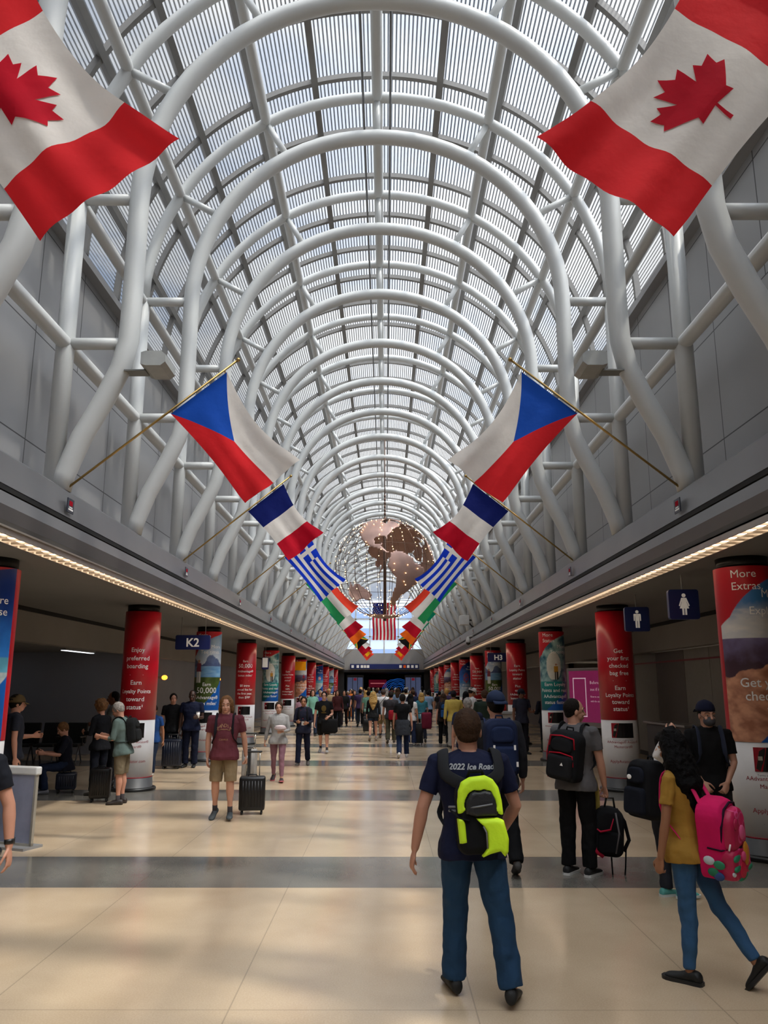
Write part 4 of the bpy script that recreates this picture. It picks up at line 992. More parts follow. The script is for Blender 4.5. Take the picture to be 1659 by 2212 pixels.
    if hs!='bald':
        bm=bmesh.new()
        g={'buzz':.004,'short':.012,'curly':.03,'afro':.03}.get(hs,.014)
        ell(bm,V(0,-.020,.036),(.078+g,.090+g,.094+g),HM,20)
        if hs in('buzz','short'): ell(bm,V(0,-.045,-.012),(.064+g*.6,.056+g*.5,.060),HM,16)
        if hs in ('long','verylong','shoulder','pony'):
            ln={'long':.36,'verylong':.46,'shoulder':.20,'pony':.30}[hs]; ww=.05 if hs=='pony' else .095
            ell(bm,V(0,-.05,-.03),(.085,.06,.09),HM,16)
            b0=HM@V(0,-.055,.01); d_=-sp+V(0,-.10,0)
            tube(bm,[b0,b0+d_*ln*.4+V(0,-.03,0),b0+d_*ln*.8+V(0,-.045,0),b0+d_*ln+V(0,-.04,0)],[ww*.95*k,ww*1.05*k,ww*.95*k,ww*.45*k],n=14,flat=.48,side=sx,ends='round')
            if hs in('shoulder','long','verylong') :
                for s in (-1,1): tube(bm,[HM@V(s*.072,-.015,.05),HM@V(s*.084,-.03,-.05),HM@V(s*.085,-.04,-.13 if hs=='shoulder' else -.20)],[.03*k,.032*k,.022*k],n=10,ends='round')
        if hs=='bun': ell(bm,V(0,-.10,.09),(.045,.045,.042),HM,12)
        if hs=='curly':
            rr=random.Random(len(label))
            for i_ in range(40): 
                a=rr.uniform(0,2*PI); e=rr.uniform(-.4,1.4); ell(bm,V(.10*math.cos(a)*math.cos(e),-.02+.11*math.sin(a)*math.cos(e) if math.sin(a)<.6 else .04,.04+.12*math.sin(e)),(.032,.032,.032),HM,8)
        ho=obj('hair',bm,hm,t,True); remesh(ho,vox*1.1,2,(.003 if hs in('buzz','short') else .010) if q<2 else 0,.03)
    if hs=='verylong':
        bm=bmesh.new(); b0=HM@V(0,-.05,.0); tube(bm,[HM@V(0,-.03,.05),b0-sp*.10,b0-sp*.24+V(0,-.05,0),b0-sp*.38+V(0,-.05,0)],[.115*k,.150*k,.145*k,.07*k],n=16,flat=.66,side=sx,ends='round'); o=obj('hair',bm,hm,t,True); remesh(o,vox*1.2,3,.03,.05)
    if cap:
        cm=cloth(cap,.1); bm=bmesh.new(); rings=[]; HM_=HM; HM=HM@Matrix.Translation((0,-.014,.022)) if cap_back else HM
        for zz,rx,ry in ((.022,.093,.113),(.05,.093,.113),(.085,.084,.102),(.115,.062,.078),(.132,.034,.044),(.140,.008,.01)):
            rings.append([HM@V(math.cos(2*PI*j/24)*rx,-.008+math.sin(2*PI*j/24)*ry,zz) for j in range(24)])
        loft(bm,rings); co=obj('cap',bm,cm,t,True)
        bm=bmesh.new(); sg=-1 if cap_back else 1; pts=[]
        lo=[[HM@V(math.sin(a)*.078,-.008+sg*(.085+r*(math.cos(a)*1.0)),.030-dz-(r*.25)) for a in [(-1.15+2.3*j/10) for j in range(11)]] for r,dz in ((.0,0),(.05,.0),(.085,.01))]
        vv_=[[bm.verts.new(p) for p in r] for r in lo]
        for a_,b_ in zip(vv_,vv_[1:]):
            for j in range(10): bm.faces.new((a_[j],a_[j+1],b_[j+1],b_[j]))
        HM=HM_; bo=obj('brim',bm,cm,co,True); md=bo.modifiers.new('s','SOLIDIFY'); md.thickness=.006
    if q<2:
        for s in (-1,1):
            bm=bmesh.new(); ell(bm,V(s*.033,.0765,.006),(.0125,.0105,.0062),HM,12); eo=obj('eye',bm,mat('eye_white','#a39b92',rough=.2),t,True)
            bm=bmesh.new(); ell(bm,V(s*.033,.0850,.006),(.0052,.004,.0054),HM,8); obj('iris',bm,mat('eye_iris','#1d1410',rough=.2),eo,True)
            bm=bmesh.new(); tube(bm,[HM@V(s*.016,.095,.032),HM@V(s*.036,.093,.038),HM@V(s*.056,.074,.030)],.004*k,n=6,ends='round'); obj('eyebrow',bm,hairm('dark' if hair in('black','dark') else 'brown'),t,True)
        if not mask:
            bm=bmesh.new(); tube(bm,[HM@V(-.022,.083,-.060),HM@V(0,.097,-.0605),HM@V(.022,.083,-.060)],[.003*k,.0065*k,.003*k],n=6,flat=1.2,ends='round'); obj('lips',bm,mat('lips','#8a4a44',rough=.5),t,True)
    if glasses:
        bm=bmesh.new()
        for s in (-1,1): tube(bm,[HM@V(s*.034+.026*math.cos(a*PI/6),.104-.004*abs(math.cos(a*PI/6)),.006+.02*math.sin(a*PI/6)) for a in range(13)],.0025,n=6); tube(bm,[HM@V(s*.06,.10,.01),HM@V(s*.078,.0,.01)],.0025,n=6)
        obj('glasses',bm,dark_rubber,t,True)
    if mask:
        bm=bmesh.new(); ell(bm,V(0,.048,-.052),(.060,.070,.056),HM,18); o=obj('face_mask',bm,cloth(mask,.1),t,True)
        for s in (-1,1): 
            bm=bmesh.new(); tube(bm,[HM@V(s*.052,.06,-.03),HM@V(s*.080,.0,.015)],.003,n=6); obj('mask_strap',bm,cloth(mask,.1),t,True)
    return dict(root=t,P=Pv,N=Nv,A=A,J=J,HM=HM,H=H,sx=sx,sp=sp,sh0=sh0,shirt=shirt,loc=(x,y),face=face,shw=shw,w=w,fem=fem,trousers=trs)
def mk(p,name,label,cat='backpack',group=None):
    t=thing(name,label,cat,(p['loc'][0],p['loc'][1],0),math.radians(p['face']),group); return t
def frame_back(p,frac=.5,out=.0):
    """matrix at the wearer's back: x right, y away from the back (towards behind = -y), z up"""
    H=p['H']; c=p['P'].lerp(p['N'],frac); sp=p['sp']; x=p['sx']; y=sp.cross(x)
    M=Matrix(((x.x,y.x,sp.x,c.x),(x.y,y.y,sp.y,c.y),(x.z,y.z,sp.z,c.z),(0,0,0,1)))
    return M@Matrix.Translation((0,-(.072*H*p['w']+out),0))
def puffy(bm,poly,M,y0,y1,inset=.012):
    """panel bulging from y0 outward to y1 (y1 more negative), with its rim drawn in"""
    cx=sum(a for a,b in poly)/len(poly); cz=sum(b for a,b in poly)/len(poly)
    def rg(y,s): 
        return [M@V(cx+(a-cx)*s,y,cz+(b-cz)*s) for a,b in poly]
    loft(bm,[rg(y0,1),rg(y0*.4+y1*.6,1),rg(y1*.85+y0*.15,.95),rg(y1,.80)])
def rrect(x0,x1,z0,z1,r,n=5,rt=None):
    out=[]; rt=rt or r
    for cx,cz,a0,rr_ in ((x1-r,z0+r,-PI/2,r),(x1-rt,z1-rt,0,rt),(x0+rt,z1-rt,PI/2,rt),(x0+r,z0+r,PI,r)):
        for k in range(n+1): a=a0+PI/2*k/n; out.append((cx+rr_*math.cos(a),cz+rr_*math.sin(a)))
    return out
def straps(p,t,M,m,ztop,zbot,wd=.055,topx=.09,Q=None):
    H=p['H']; sh0=p['sh0']; sx=p['sx']; sp=p['sp']; yv=sp.cross(sx)
    for s in (-1,1):
        bm=bmesh.new(); d=.068*H*p['w']; g=.016
        if p['fem']: d=.060*H*p['w']; g=.006
        q1,q2,q3=(.056,.060,.092) if p['fem'] else (.070,.072,.106)
        if Q: q1,q2,q3=Q
        pts=[M@V(s*topx,-.01,ztop),sh0+sx*(s*q1*H)-yv*(.070*H*p['w']+g)+sp*(-.035*H),sh0+sx*(s*q1*H)-yv*(.034*H)+sp*(.030*H+g),sh0+sx*(s*q1*H)+yv*(.040*H)+sp*(.016*H+g),
             sh0+sx*(s*q2*H)+yv*(d+g)-sp*(.07*H),sh0+sx*(s*(q2+.008)*H)+yv*(d+g)-sp*(.15*H),sh0+sx*(s*q3*H)+yv*(.02*H)-sp*(.20*H),M@V(s*(topx+.04),-.02,zbot)]
        P2=[]
        for i in range(len(pts)-1):
            a,b,c,d_=pts[max(i-1,0)],pts[i],pts[i+1],pts[min(i+2,len(pts)-1)]
            for k in range(4):
                u=k/4; P2.append(.5*((2*b)+(c-a)*u+(2*a-5*b+4*c-d_)*u*u+(3*b-a-3*c+d_)*u**3))
        P2.append(pts[-1]); tube(bm,P2,[wd*.5]*(len(P2)*2//3)+[wd*.25]*(len(P2)-len(P2)*2//3),n=10,flat=.28,side=sx); obj('strap',bm,m,t,True)
def backpack(p,label,c='#1a1d26',c2=None,w_=.30,h_=.46,d_=.17,frac=.55,q=1,group=None,accent=None,tilt=0,nm='backpack'):
    t=mk(p,nm,label,group=group); M=frame_back(p,frac,.012)@Matrix.Rotation(tilt,4,'Y'); m=cloth(c,.2); m2=cloth(c2 or c,.2)
    bm=bmesh.new(); puffy(bm,rrect(-w_/2,w_/2,-h_/2,h_/2,.06,rt=.11),M,0.01,-d_*.8); o=obj('main_body',bm,m,t,True); remesh(o,.009 if q<2 else .014,4)
    bm=bmesh.new(); puffy(bm,rrect(-w_*.40,w_*.40,-h_*.44,h_*.02,.04),M,-d_*.6,-d_); o=obj('front_pocket',bm,m2,t,True); remesh(o,.009 if q<2 else .014,3)
    bm=bmesh.new(); puffy(bm,rrect(-w_*.34,w_*.34,h_*.08,h_*.36,.04,rt=.07),M,-d_*.6,-d_*.92); o=obj('upper_pocket',bm,m2,t,True); remesh(o,.009 if q<2 else .014,3)
    bm=bmesh.new(); tube(bm,[M@V(-.04,-.03,h_/2-.01),M@V(-.035,-.03,h_/2+.03),M@V(.035,-.03,h_/2+.03),M@V(.04,-.03,h_/2-.01)],.009,n=8); obj('grab_handle',bm,m,t,True)
    straps(p,t,M,m,h_*.42,-h_*.40)
    if accent:
        am=cloth(accent,.1)
        for z in (.37,.03): 
            bm=bmesh.new(); tube(bm,[M@V(-w_*.40,-d_*.80,h_*(z-.2)),M@V(-w_*.36,-d_*.84,h_*z),M@V(0,-d_*.93,h_*(z+.035)),M@V(w_*.36,-d_*.84,h_*z),M@V(w_*.40,-d_*.80,h_*(z-.2))],.008,n=6); obj('piping',bm,am,t,True)
    return t,M
def suitcase(label,x,y,rz,w_,h_,d_,c,handle=.45,band=None,group=None,tilt=0,z=0,metalc='#b0aea8'):
    t=thing('suitcase',label,'suitcase',(x,y,z),rz,group); t.rotation_euler=(tilt,0,rz)
    m=mat('case_'+c.strip('#'),c,rough=.35,var=.08); mm=mat('case_metal_'+metalc.strip('#'),metalc,rough=.25,metal=.8)
    bm=bmesh.new(); box(bm,-w_/2,w_/2,-d_/2,d_/2,.06,.06+h_,bev=.035)
    nr=7
    for k_ in range(nr): xx=-w_/2+.06+(w_-.12)*k_/(nr-1); box(bm,xx-.008,xx+.008,-d_/2-.004,d_/2+.004,.12,h_-.0)
    obj('shell',bm,m,t,True)
    if band: bm=bmesh.new(); box(bm,-band*.5,band*.5,-d_/2-.006,d_/2+.006,.058,.064+h_,bev=.004); obj('zip_band',bm,mat('case_band','#15161a',rough=.5),t)
    for sx_ in (-1,1):
        for sy in (-1,1):
            bm=bmesh.new(); M=Matrix.Translation((sx_*(w_/2-.05),sy*(d_/2-.04),.028))@Matrix.Rotation(PI/2,4,'Y')
            bmesh.ops.create_cone(bm,cap_ends=True,segments=14,radius1=.028,radius2=.028,depth=.03,matrix=M); obj('wheel',bm,dark_rubber,t,True)
    if handle:
        bm=bmesh.new()
        for s in (-1,1): tube(bm,[V(s*.10,d_/2-.04,.06+h_-.02),V(s*.10,d_/2-.04,.06+h_+handle)],.009,n=8)
        ro=obj('telescopic_handle',bm,mm,t,True)
        bm=bmesh.new(); tube(bm,[V(-.12,d_/2-.04,.06+h_+handle),V(.12,d_/2-.04,.06+h_+handle)],.016,n=10,ends='round'); obj('grip',bm,dark_rubber,ro,True)
    bm=bmesh.new(); tube(bm,[V(-.07,0,.055+h_),V(-.06,0,.085+h_),V(.06,0,.085+h_),V(.07,0,.055+h_)],.01,n=8); obj('carry_handle',bm,dark_rubber,t,True)
    return t
def decal(p,name,make,m,z,size=None,back=False,target=None,parent=None):
    """printed lettering shrink-wrapped onto the shirt; make(bm) draws in the xz plane"""
    bm=bmesh.new(); make(bm); bmesh.ops.triangulate(bm,faces=bm.faces)
    H=p['H']; c=p['P'].lerp(p['N'],z); sg=-1 if back else 1
    for v in bm.verts: v.co=c+V(v.co.x*(1 if back else -1),sg*.30,v.co.z)
    o=obj(name,bm,m,p['root']); md=o.modifiers.new('w','SHRINKWRAP'); md.target=target or p['shirt']; md.wrap_method='PROJECT'; md.use_project_x=False; md.use_project_y=True; md.use_project_z=False
    md.use_negative_direction=True; md.use_positive_direction=True; md.offset=.004; return o
# ================================================================ the people in the hall
# -- man with neon backpack (foreground)
pn=P(spine=(-.015,.05,1),head=(0,.02),
 legs=(((-.03,.20,-1),(-.03,.06,-1),(-.15,1,-.0)),((.16,-.12,-1),(.12,-.22,-1),(.30,1,-.12))),
 arms=(((-.36,-.10,-1),(-.20,.10,-1),(.9,.1,0),(.1,1,0),.35),((.36,.10,-1),(-.30,.55,-.75),(-.9,.1,0),(0,1,0),.7)))
pN=person('man in navy tee and jeans walking away with neon yellow backpack',.72,5.62,2,H=1.775,pose=pn,top='#171c36',bottom='#24405e',shoes='#121212',hair='brown',hs='buzz',sk='fair',w=1.13,sleeve=.66,q=0,headk=1.17)
decal(pN,'lettering',lambda bm:text_flat(bm,'2022 Ice Road',.052,Matrix.Translation((0,0,0)),'CENTER',bold=.0015,shear=.25),mat('print_grey','#a9abb0',rough=.7),.82,back=True)
t=mk(pN,'backpack','neon yellow and black backpack on the man in navy tee'); M=frame_back(pN,.30,.012)@Matrix.Rotation(-.03,4,'Y')
M=M@Matrix.Translation((.022,0,.015))@Matrix.Diagonal((.92,1.0,.93,1))
nb=cloth('#131417',.15); ne=mat('neon_yellow','#d4ff22',rough=.65,var=.04,bump=.3,bscale=18,emit=0)
bm=bmesh.new(); puffy(bm,rrect(-.155,.165,-.25,.25,.06,rt=.12),M,.01,-.14); o=obj('main_body',bm,nb,t,True); remesh(o,.008,3)
def pan(name,poly,y0,y1,m,lab=None,v=.007,it=2):
    bm=bmesh.new(); puffy(bm,poly,M,y0,y1); o=obj(name,bm,m,t,True,label=lab); remesh(o,v,it); return o
pan('top_panel',[(-.150,.02),(-.150,.10),(-.140,.17),(-.11,.225),(-.05,.255),(.06,.262),(.11,.235),(.145,.18),(.162,.09),(.165,.0),(.135,.0),(.125,.10),(.10,.165),(.04,.178),(.01,.168),(-.04,.178),(-.085,.155),(-.115,.10),(-.12,.02)],-.07,-.150,ne,'neon yellow top panel')
pan('side_panel',[(-.150,-.17),(-.155,-.005),(-.12,-.005),(-.105,-.03),(-.10,-.175)],-.06,-.148,ne,'neon yellow side panel')
pan('upper_pocket',[(-.10,.02),(-.095,.10),(-.06,.155),(-.03,.165),(.0,.158),(.04,.168),(.09,.155),(.115,.10),(.12,.0),(-.04,.0)],-.10,-.172,mat('pocket_dark','#1f2024',rough=.5,bump=.3),'black upper pocket')
pan('front_pocket',[(-.035,-.01),(.115,-.01),(.16,-.03),(.185,-.15),(.175,-.235),(.150,-.262),(.125,-.225),(.05,-.24),(-.01,-.262),(.035,-.20),(.035,-.09),(.015,-.055)],-.09,-.178,ne,'neon yellow lower front pocket')
bm=bmesh.new(); tube(bm,[M@V(-.07,-.166,.062),M@V(0,-.176,.068),M@V(.085,-.170,.078)],.006,n=6); obj('zip',bm,mat('zip_grey','#77787c',rough=.3),t,True)
bm=bmesh.new(); tube(bm,[M@V(.012,-.17,-.06),M@V(.030,-.175,-.10),M@V(.030,-.172,-.20)],.005,n=6); obj('reflective_trim',bm,mat('zip_grey','#77787c'),t,True)
bm=bmesh.new(); tube(bm,[M@V(-.06,-.05,.245),M@V(-.045,-.075,.29),M@V(.045,-.075,.29),M@V(.06,-.05,.245)],.012,n=8); obj('grab_handle',bm,nb,t,True)
for z in (.06,.035):
    bm=bmesh.new(); tube(bm,[M@V(-.15,-.05,z),M@V(-.20,-.02,z)],.008,n=6); obj('buckle',bm,mat('zip_grey','#77787c'),t,True)
bm=bmesh.new(); tube(bm,[M@V(-.19,-.03,.04),M@V(-.15,-.12,.0),M@V(-.08,-.16,-.02)],.010,n=8,flat=.4); obj('compression_strap',bm,nb,t,True)
straps(pN,t,M,cloth('#26272a',.1),.20,-.2,wd=.080,topx=.08,Q=(.100,.088,.112))
# -- woman in yellow with pink backpack
pw_=P(spine=(-.02,.07,1),head=(-.40,-.2),
 legs=(((.02,.02,-1),(.0,.03,-1),(.0,1,.0)),((.0,-.38,-1),(.0,-.72,-1),(.05,.75,-.85))),
 arms=(((-.18,.08,-1),(-.05,.20,-1),(.9,-.1,0),(0,1,0),.9),((.14,.06,-1),(.0,.30,-1),(-.9,.1,0),(0,1,0),.6)))
pY=person('woman with long black hair in yellow tee and jeans, pink backpack',2.26,5.92,47,H=1.62,pose=pw_,top='#a47c34',bottom='#375a80',shoes='#101011',hair='black',hs='verylong',sk='tan',w=1.02,fem=1,sleeve=.62,legs='slim',q=0,sole='#1c1c1e')
t=mk(pY,'backpack','bright pink backpack with fruit and leaf pattern'); M=frame_back(pY,.20,.03)@Matrix.Rotation(.10,4,'X')@Matrix.Rotation(-.14,4,'Y')@Matrix.Diagonal((1.0,1.1,1.05,1))
def pink_mat():
    m=mat('pink_print','#d81e62',rough=.5,var=.1,scale=10,bump=.2,bscale=20); tt=m.node_tree; b=tt.nodes['Principled BSDF']
    c=tt.nodes.new('ShaderNodeTexCoord'); vo=tt.nodes.new('ShaderNodeTexVoronoi'); vo.inputs['Scale'].default_value=9; tt.links.new(c.outputs['Object'],vo.inputs['Vector'])
    r=tt.nodes.new('ShaderNodeValToRGB'); r.color_ramp.interpolation='CONSTANT'; el=r.color_ramp.elements
    el[0].color=hx('e04a88')+(1,); el[1].position=.18; el[1].color=hx('a3123f')+(1,)
    for p_,cc in ((.24,'d82266'),(.45,'e0538f'),(.52,'b8164c')): e_=el.new(p_); e_.color=hx(cc)+(1,)
    tt.links.new(vo.outputs['Distance'],r.inputs[0]); tt.links.new(r.outputs[0],b.inputs['Base Color']); return m
pp=pink_mat(); pk2=cloth('#d3195e',.2); dk=cloth('#2a0f24',.1)
bm=bmesh.new(); puffy(bm,rrect(-.16,.16,-.26,.22,.06,rt=.11),M,.01,-.15); o=obj('main_body',bm,pk2,t,True); remesh(o,.008,3)
bm=bmesh.new(); puffy(bm,rrect(-.13,.13,-.08,.17,.05,rt=.09),M,-.11,-.20); o=obj('front_pocket',bm,pp,t,True); remesh(o,.007,2)
bm=bmesh.new(); puffy(bm,rrect(-.15,.15,-.255,-.06,.05),M,-.10,-.205); o=obj('lower_pocket',bm,pp,t,True); remesh(o,.007,2)
bm=bmesh.new(); tube(bm,[M@V(-.14,-.12,-.08),M@V(-.14,-.14,.08),M@V(-.09,-.15,.18),M@V(0,-.155,.205),M@V(.09,-.15,.18),M@V(.14,-.14,.08),M@V(.14,-.12,-.08)],.008,n=6); obj('piping',bm,dk,t,True)
bm=bmesh.new(); tube(bm,[M@V(-.165,-.05,-.05),M@V(-.155,-.13,-.06),M@V(0,-.20,-.07),M@V(.155,-.13,-.06)],.006,n=6); obj('piping',bm,dk,t,True)
def blob(nm_,cx,cz,rx,rz,c,yy=-.20,ry=.012):
    bm=bmesh.new(); ell(bm,V(cx,yy,cz),(rx,ry,rz),M,14); obj(nm_,bm,mat('patch_'+c.strip('#'),c,rough=.6),t,True)
blob('printed_fruit',-.06,.09,.035,.035,'#b3154a'); blob('printed_fruit',.02,.02,.045,.045,'#d65a8c',-.205); blob('printed_fruit',-.03,-.20,.055,.055,'#c2143c',-.205)
blob('printed_fruit',.05,-.12,.045,.075,'#c08020',-.205); blob('printed_fruit',-.01,-.12,.03,.03,'#d84a7e',-.21)
for a_,b_,c_,d_ in ((-.10,-.11,.055,.022),(-.11,-.17,.05,.020),(-.02,-.245,.08,.018),(.10,-.22,.05,.018)): blob('printed_leaf',a_,b_,c_,d_,'#1f7a58',-.200)
for yy_,zz_,c_ in ((-.07,-.20,'#1f7a58'),(-.11,-.15,'#2a8a64'),(-.05,-.13,'#c9d2dc'),(-.10,-.22,'#2a4a8a')):
    bm=bmesh.new(); ell(bm,V(-.160,yy_,zz_),(.010,.035,.028),M,12); obj('printed_leaf',bm,mat('patch_'+c_.strip('#'),c_,rough=.6),t,True)
blob('printed_leaf',-.13,-.20,.022,.018,'#c9d2dc',-.185)
for a_,b_ in ((-.135,-.06),(.13,.03)):
    bm=bmesh.new(); tube(bm,[M@V(a_,-.17,b_),M@V(a_+.012,-.178,b_+.04)],.006,n=6); obj('zip_pull',bm,txt_white,t,True)
straps(pY,t,M,cloth('#e02a6c',.1),.19,-.22,wd=.055,topx=.085)
# -- person hidden in front of her: striped sleeve, black daypack, teal shoes
pt=P(spine=(0,.10,1),head=(0,-.2),legs=(((0,.10,-1),(0,.02,-1),(0,1,0)),((.0,.30,-1),(0,.0,-1),(0,1,0))),arms=(((-.1,.1,-1),(.0,.3,-1)),((.2,-1,.40),(.25,.30,.6),(-.5,.3,0),(0,0,1),.6)))
pT=person('person in white striped top hidden behind woman in yellow, teal shoes',2.80,8.05,-70,H=1.50,pose=pt,top='#c9c6c4',bottom='#2c2f38',shoes='#5fb3ad',hair='dark',hs='short',sk='light',w=1.0,fem=1,sleeve=1.85,q=1,sole='#cfd6d4')
t,M=backpack(pT,'black daypack with white logo left of the woman in yellow','#111216','#131722',w_=.36,h_=.54,d_=.24,frac=.36)
bm=bmesh.new(); ell(bm,V(-.02,-.255,.10),(.035,.006,.022),M,12); obj('logo',bm,txt_white,t,True)
# -- man in grey tee carrying second bag
pg=P(spine=(.01,.02,1),head=(-.75,.0),legs=(((-.04,-.02,-1),(-.0,-.05,-1),(-.05,1,0)),((.03,.05,-1),(.0,-.02,-1),(.05,1,0))),arms=(((-.18,.05,-1),(.1,.5,-.8)),((.16,.12,-1),(.0,.30,-1),(-.5,-.8,0),(-.6,.6,0),1.25)))
pG=person('man in grey tee and black trousers looking right, holding black bag',2.20,9.0,-38,H=1.80,pose=pg,top='#5c5a5c',bottom='#0f0f11',shoes='#1a1a1c',hair='dark',hs='buzz',sk='light',w=1.10,sleeve=.62,q=0,sole='#d5d3d0')
t,M=backpack(pG,'black and red backpack worn by the man in grey tee','#17181b','#1c1d20',w_=.36,h_=.52,d_=.24,frac=.46,accent='#b0162c',q=0,tilt=.14)
bm=bmesh.new(); tube(bm,[M@V(-.19,-.08,.18),M@V(-.20,-.10,0),M@V(-.15,-.12,-.25)],.014,n=8); obj('piping',bm,cloth('#b0162c',.1),t,True)
bm=bmesh.new(); bmesh.ops.create_cone(bm,cap_ends=True,segments=3,radius1=.02,radius2=.02,depth=.004,matrix=M@Matrix.Translation((.04,-.247,-.08))@Matrix.Rotation(PI/2,4,'X')); obj('logo',bm,txt_white,t)
# yellow jacket tucked at side
wr=pG['A'][1][2]
t=mk(pG,'jacket','yellow cloth held at the hip of the man in grey','clothing'); bm=bmesh.new(); c=wr+V(-.12,.02,0); tube(bm,[c+V(0,0,.06),c+V(0,0,-.06),c+V(.01,.0,-.22)],[.03,.05,.04],n=12,flat=.4,ends='round'); o=obj('cloth',bm,cloth('#a8934a'),t,True); remesh(o,.008,3,.01,.08)
t=mk(pG,'backpack','black backpack with red trim hanging from the hand of man in grey'); hp=wr+pG['A'][1][4]*.13
M=Matrix.Translation(hp+V(.0,0,-.33))@Matrix.Rotation(.55,4,'Z')@Matrix.Rotation(.08,4,'Y')
bm=bmesh.new(); puffy(bm,rrect(-.16,.16,-.26,.24,.08,rt=.13),M,.10,-.08); o=obj('main_body',bm,cloth('#121316',.2),t,True); remesh(o,.009,4)
bm=bmesh.new(); puffy(bm,rrect(-.12,.13,-.22,.0,.05),M,-.05,-.13); o=obj('front_pocket',bm,cloth('#0d0e12',.2),t,True); remesh(o,.009,3)
for pl in ([(-.13,-.10,.02),(-.10,-.13,.0),(.0,-.14,.03),(.03,-.12,.14)],[(-.15,-.05,-.12),(-.14,-.09,-.20),(-.06,-.10,-.25)]):
    bm=bmesh.new(); tube(bm,[M@V(*q_) for q_ in pl],[.012,.022,.02,.01][:len(pl)],n=8,flat=.5); obj('trim',bm,cloth('#a81634',.1),t,True)
bm=bmesh.new(); tube(bm,[M@V(.05,-.12,.2),M@V(.09,-.13,0),M@V(.06,-.13,-.2)],.010,n=8,flat=.4); obj('trim',bm,cloth('#6a6668',.1),t,True,label='grey trim')
bm=bmesh.new(); tube(bm,[M@V(-.05,0,.22),M@V(-.03,0,.33),M@V(.04,0,.33),M@V(.06,0,.22)],.012,n=8); obj('grab_handle',bm,dark_rubber,t,True)
for pl in ([(.08,.05,.22),(.17,.05,.10),(.22,.04,-.08),(.17,.05,-.20)],[(.19,.04,-.14),(.19,.04,-.35),(.18,.04,-.56)],[(.04,.04,-.24),(.06,.04,-.45),(.06,.04,-.68)]):
    bm=bmesh.new(); tube(bm,[M@V(*q_) for q_ in pl],[.022]*4 if pl[0][0]==.08 else [.009]*3,n=8,flat=.3); obj('strap',bm,cloth('#121316',.2),t,True)
# -- man with mask
pm_=P(spine=(0,-.01,1),head=(.25,-.05),arms=(((-.16,.08,-1),(.42,.42,-.75),(.3,-1,0),(1,.2,0),.8),((.17,.10,-1),(-.42,.44,-.75),(-.3,-1,0),(-1,.2,0),.8)))
pM=person('man in black tee, dark cap and grey face mask standing, hands clasped',3.74,9.2,172,H=1.75,pose=pm_,top='#0e0e10',bottom='#3a3a3c',shoes='#222222',hair='dark',hs='buzz',sk='light',w=1.02,sleeve=.72,legs='shorts',q=0,cap='#141830',cap_back=1,mask='#4a4a50')
t=mk(pM,'backpack','dark backpack straps worn by the masked man'); straps(pM,t,frame_back(pM,.5,.02),cloth('#2a3040',.1),.2,-.2); 
bm=bmesh.new(); puffy(bm,rrect(-.14,.14,-.22,.2,.05,rt=.1),frame_back(pM,.5,.02),.01,-.12); obj('main_body',bm,cloth('#2a3040',.1),t,True)
# -- man with navy backpack and cap ahead of neon man
pn2=P(spine=(0,.04,1),head=(.25,-.02),legs=WALK['legs'],arms=(((-.2,.0,-1),(-.05,.2,-1)),((.2,.0,-1),(.05,.3,-1))))
pB=person('man in dark hooded top and navy cap walking with navy backpack',1.38,9.15,3,H=1.86,pose=pn2,top='#26272c',bottom='#101114',shoes='#2a2622',hair='dark',hs='short',sk='fair',w=1.10,sleeve=1.9,q=1,cap='#1c2740',cap_back=1)
t,M=backpack(pB,'navy backpack with white clips on man in navy cap','#18223e','#1b2746',w_=.36,h_=.60,d_=.24,frac=.52)
for a_,b_ in ((-.10,.0),(.12,.0),(-.13,-.17),(.14,-.17)):
    bm=bmesh.new(); box(bm,-.010,.010,-.008,.008,-.025,.025,M@Matrix.Translation((a_,-.235,b_))); obj('clip',bm,txt_white,t)
# -- cut off person at left edge (walking towards the camera)
pl=P(spine=(0,.03,1),head=(0,0),legs=WALK2['legs'],arms=(((-.34,-.12,-1),(-.12,.05,-1),(.9,.1,0),(0,1,0),.4),((.2,.2,-1),(.0,.4,-1))))
pL=person('person in dark navy tee at the left edge wearing a black watch',-2.74,5.75,178,H=1.76,pose=pl,top='#15171f',bottom='#22252e',shoes='#181818',hair='dark',hs='short',sk='fair',w=1.12,sleeve=.62,q=0)
wr=pL['A'][-1]; bm=bmesh.new(); d_=wr[4]; c=wr[2]-d_*.03; tube(bm,[c-d_*.016,c+d_*.016],.031,n=16); box(bm,-.022,.022,-.04,-.028,-.02,.02,Matrix.Translation(c)); o=obj('wrist_watch',bm,dark_rubber,None,True); o.location=(-2.74,5.75,0); o.rotation_euler=(0,0,math.radians(178)); tag(o,'black watch on the wrist of the person at the left edge','watch')
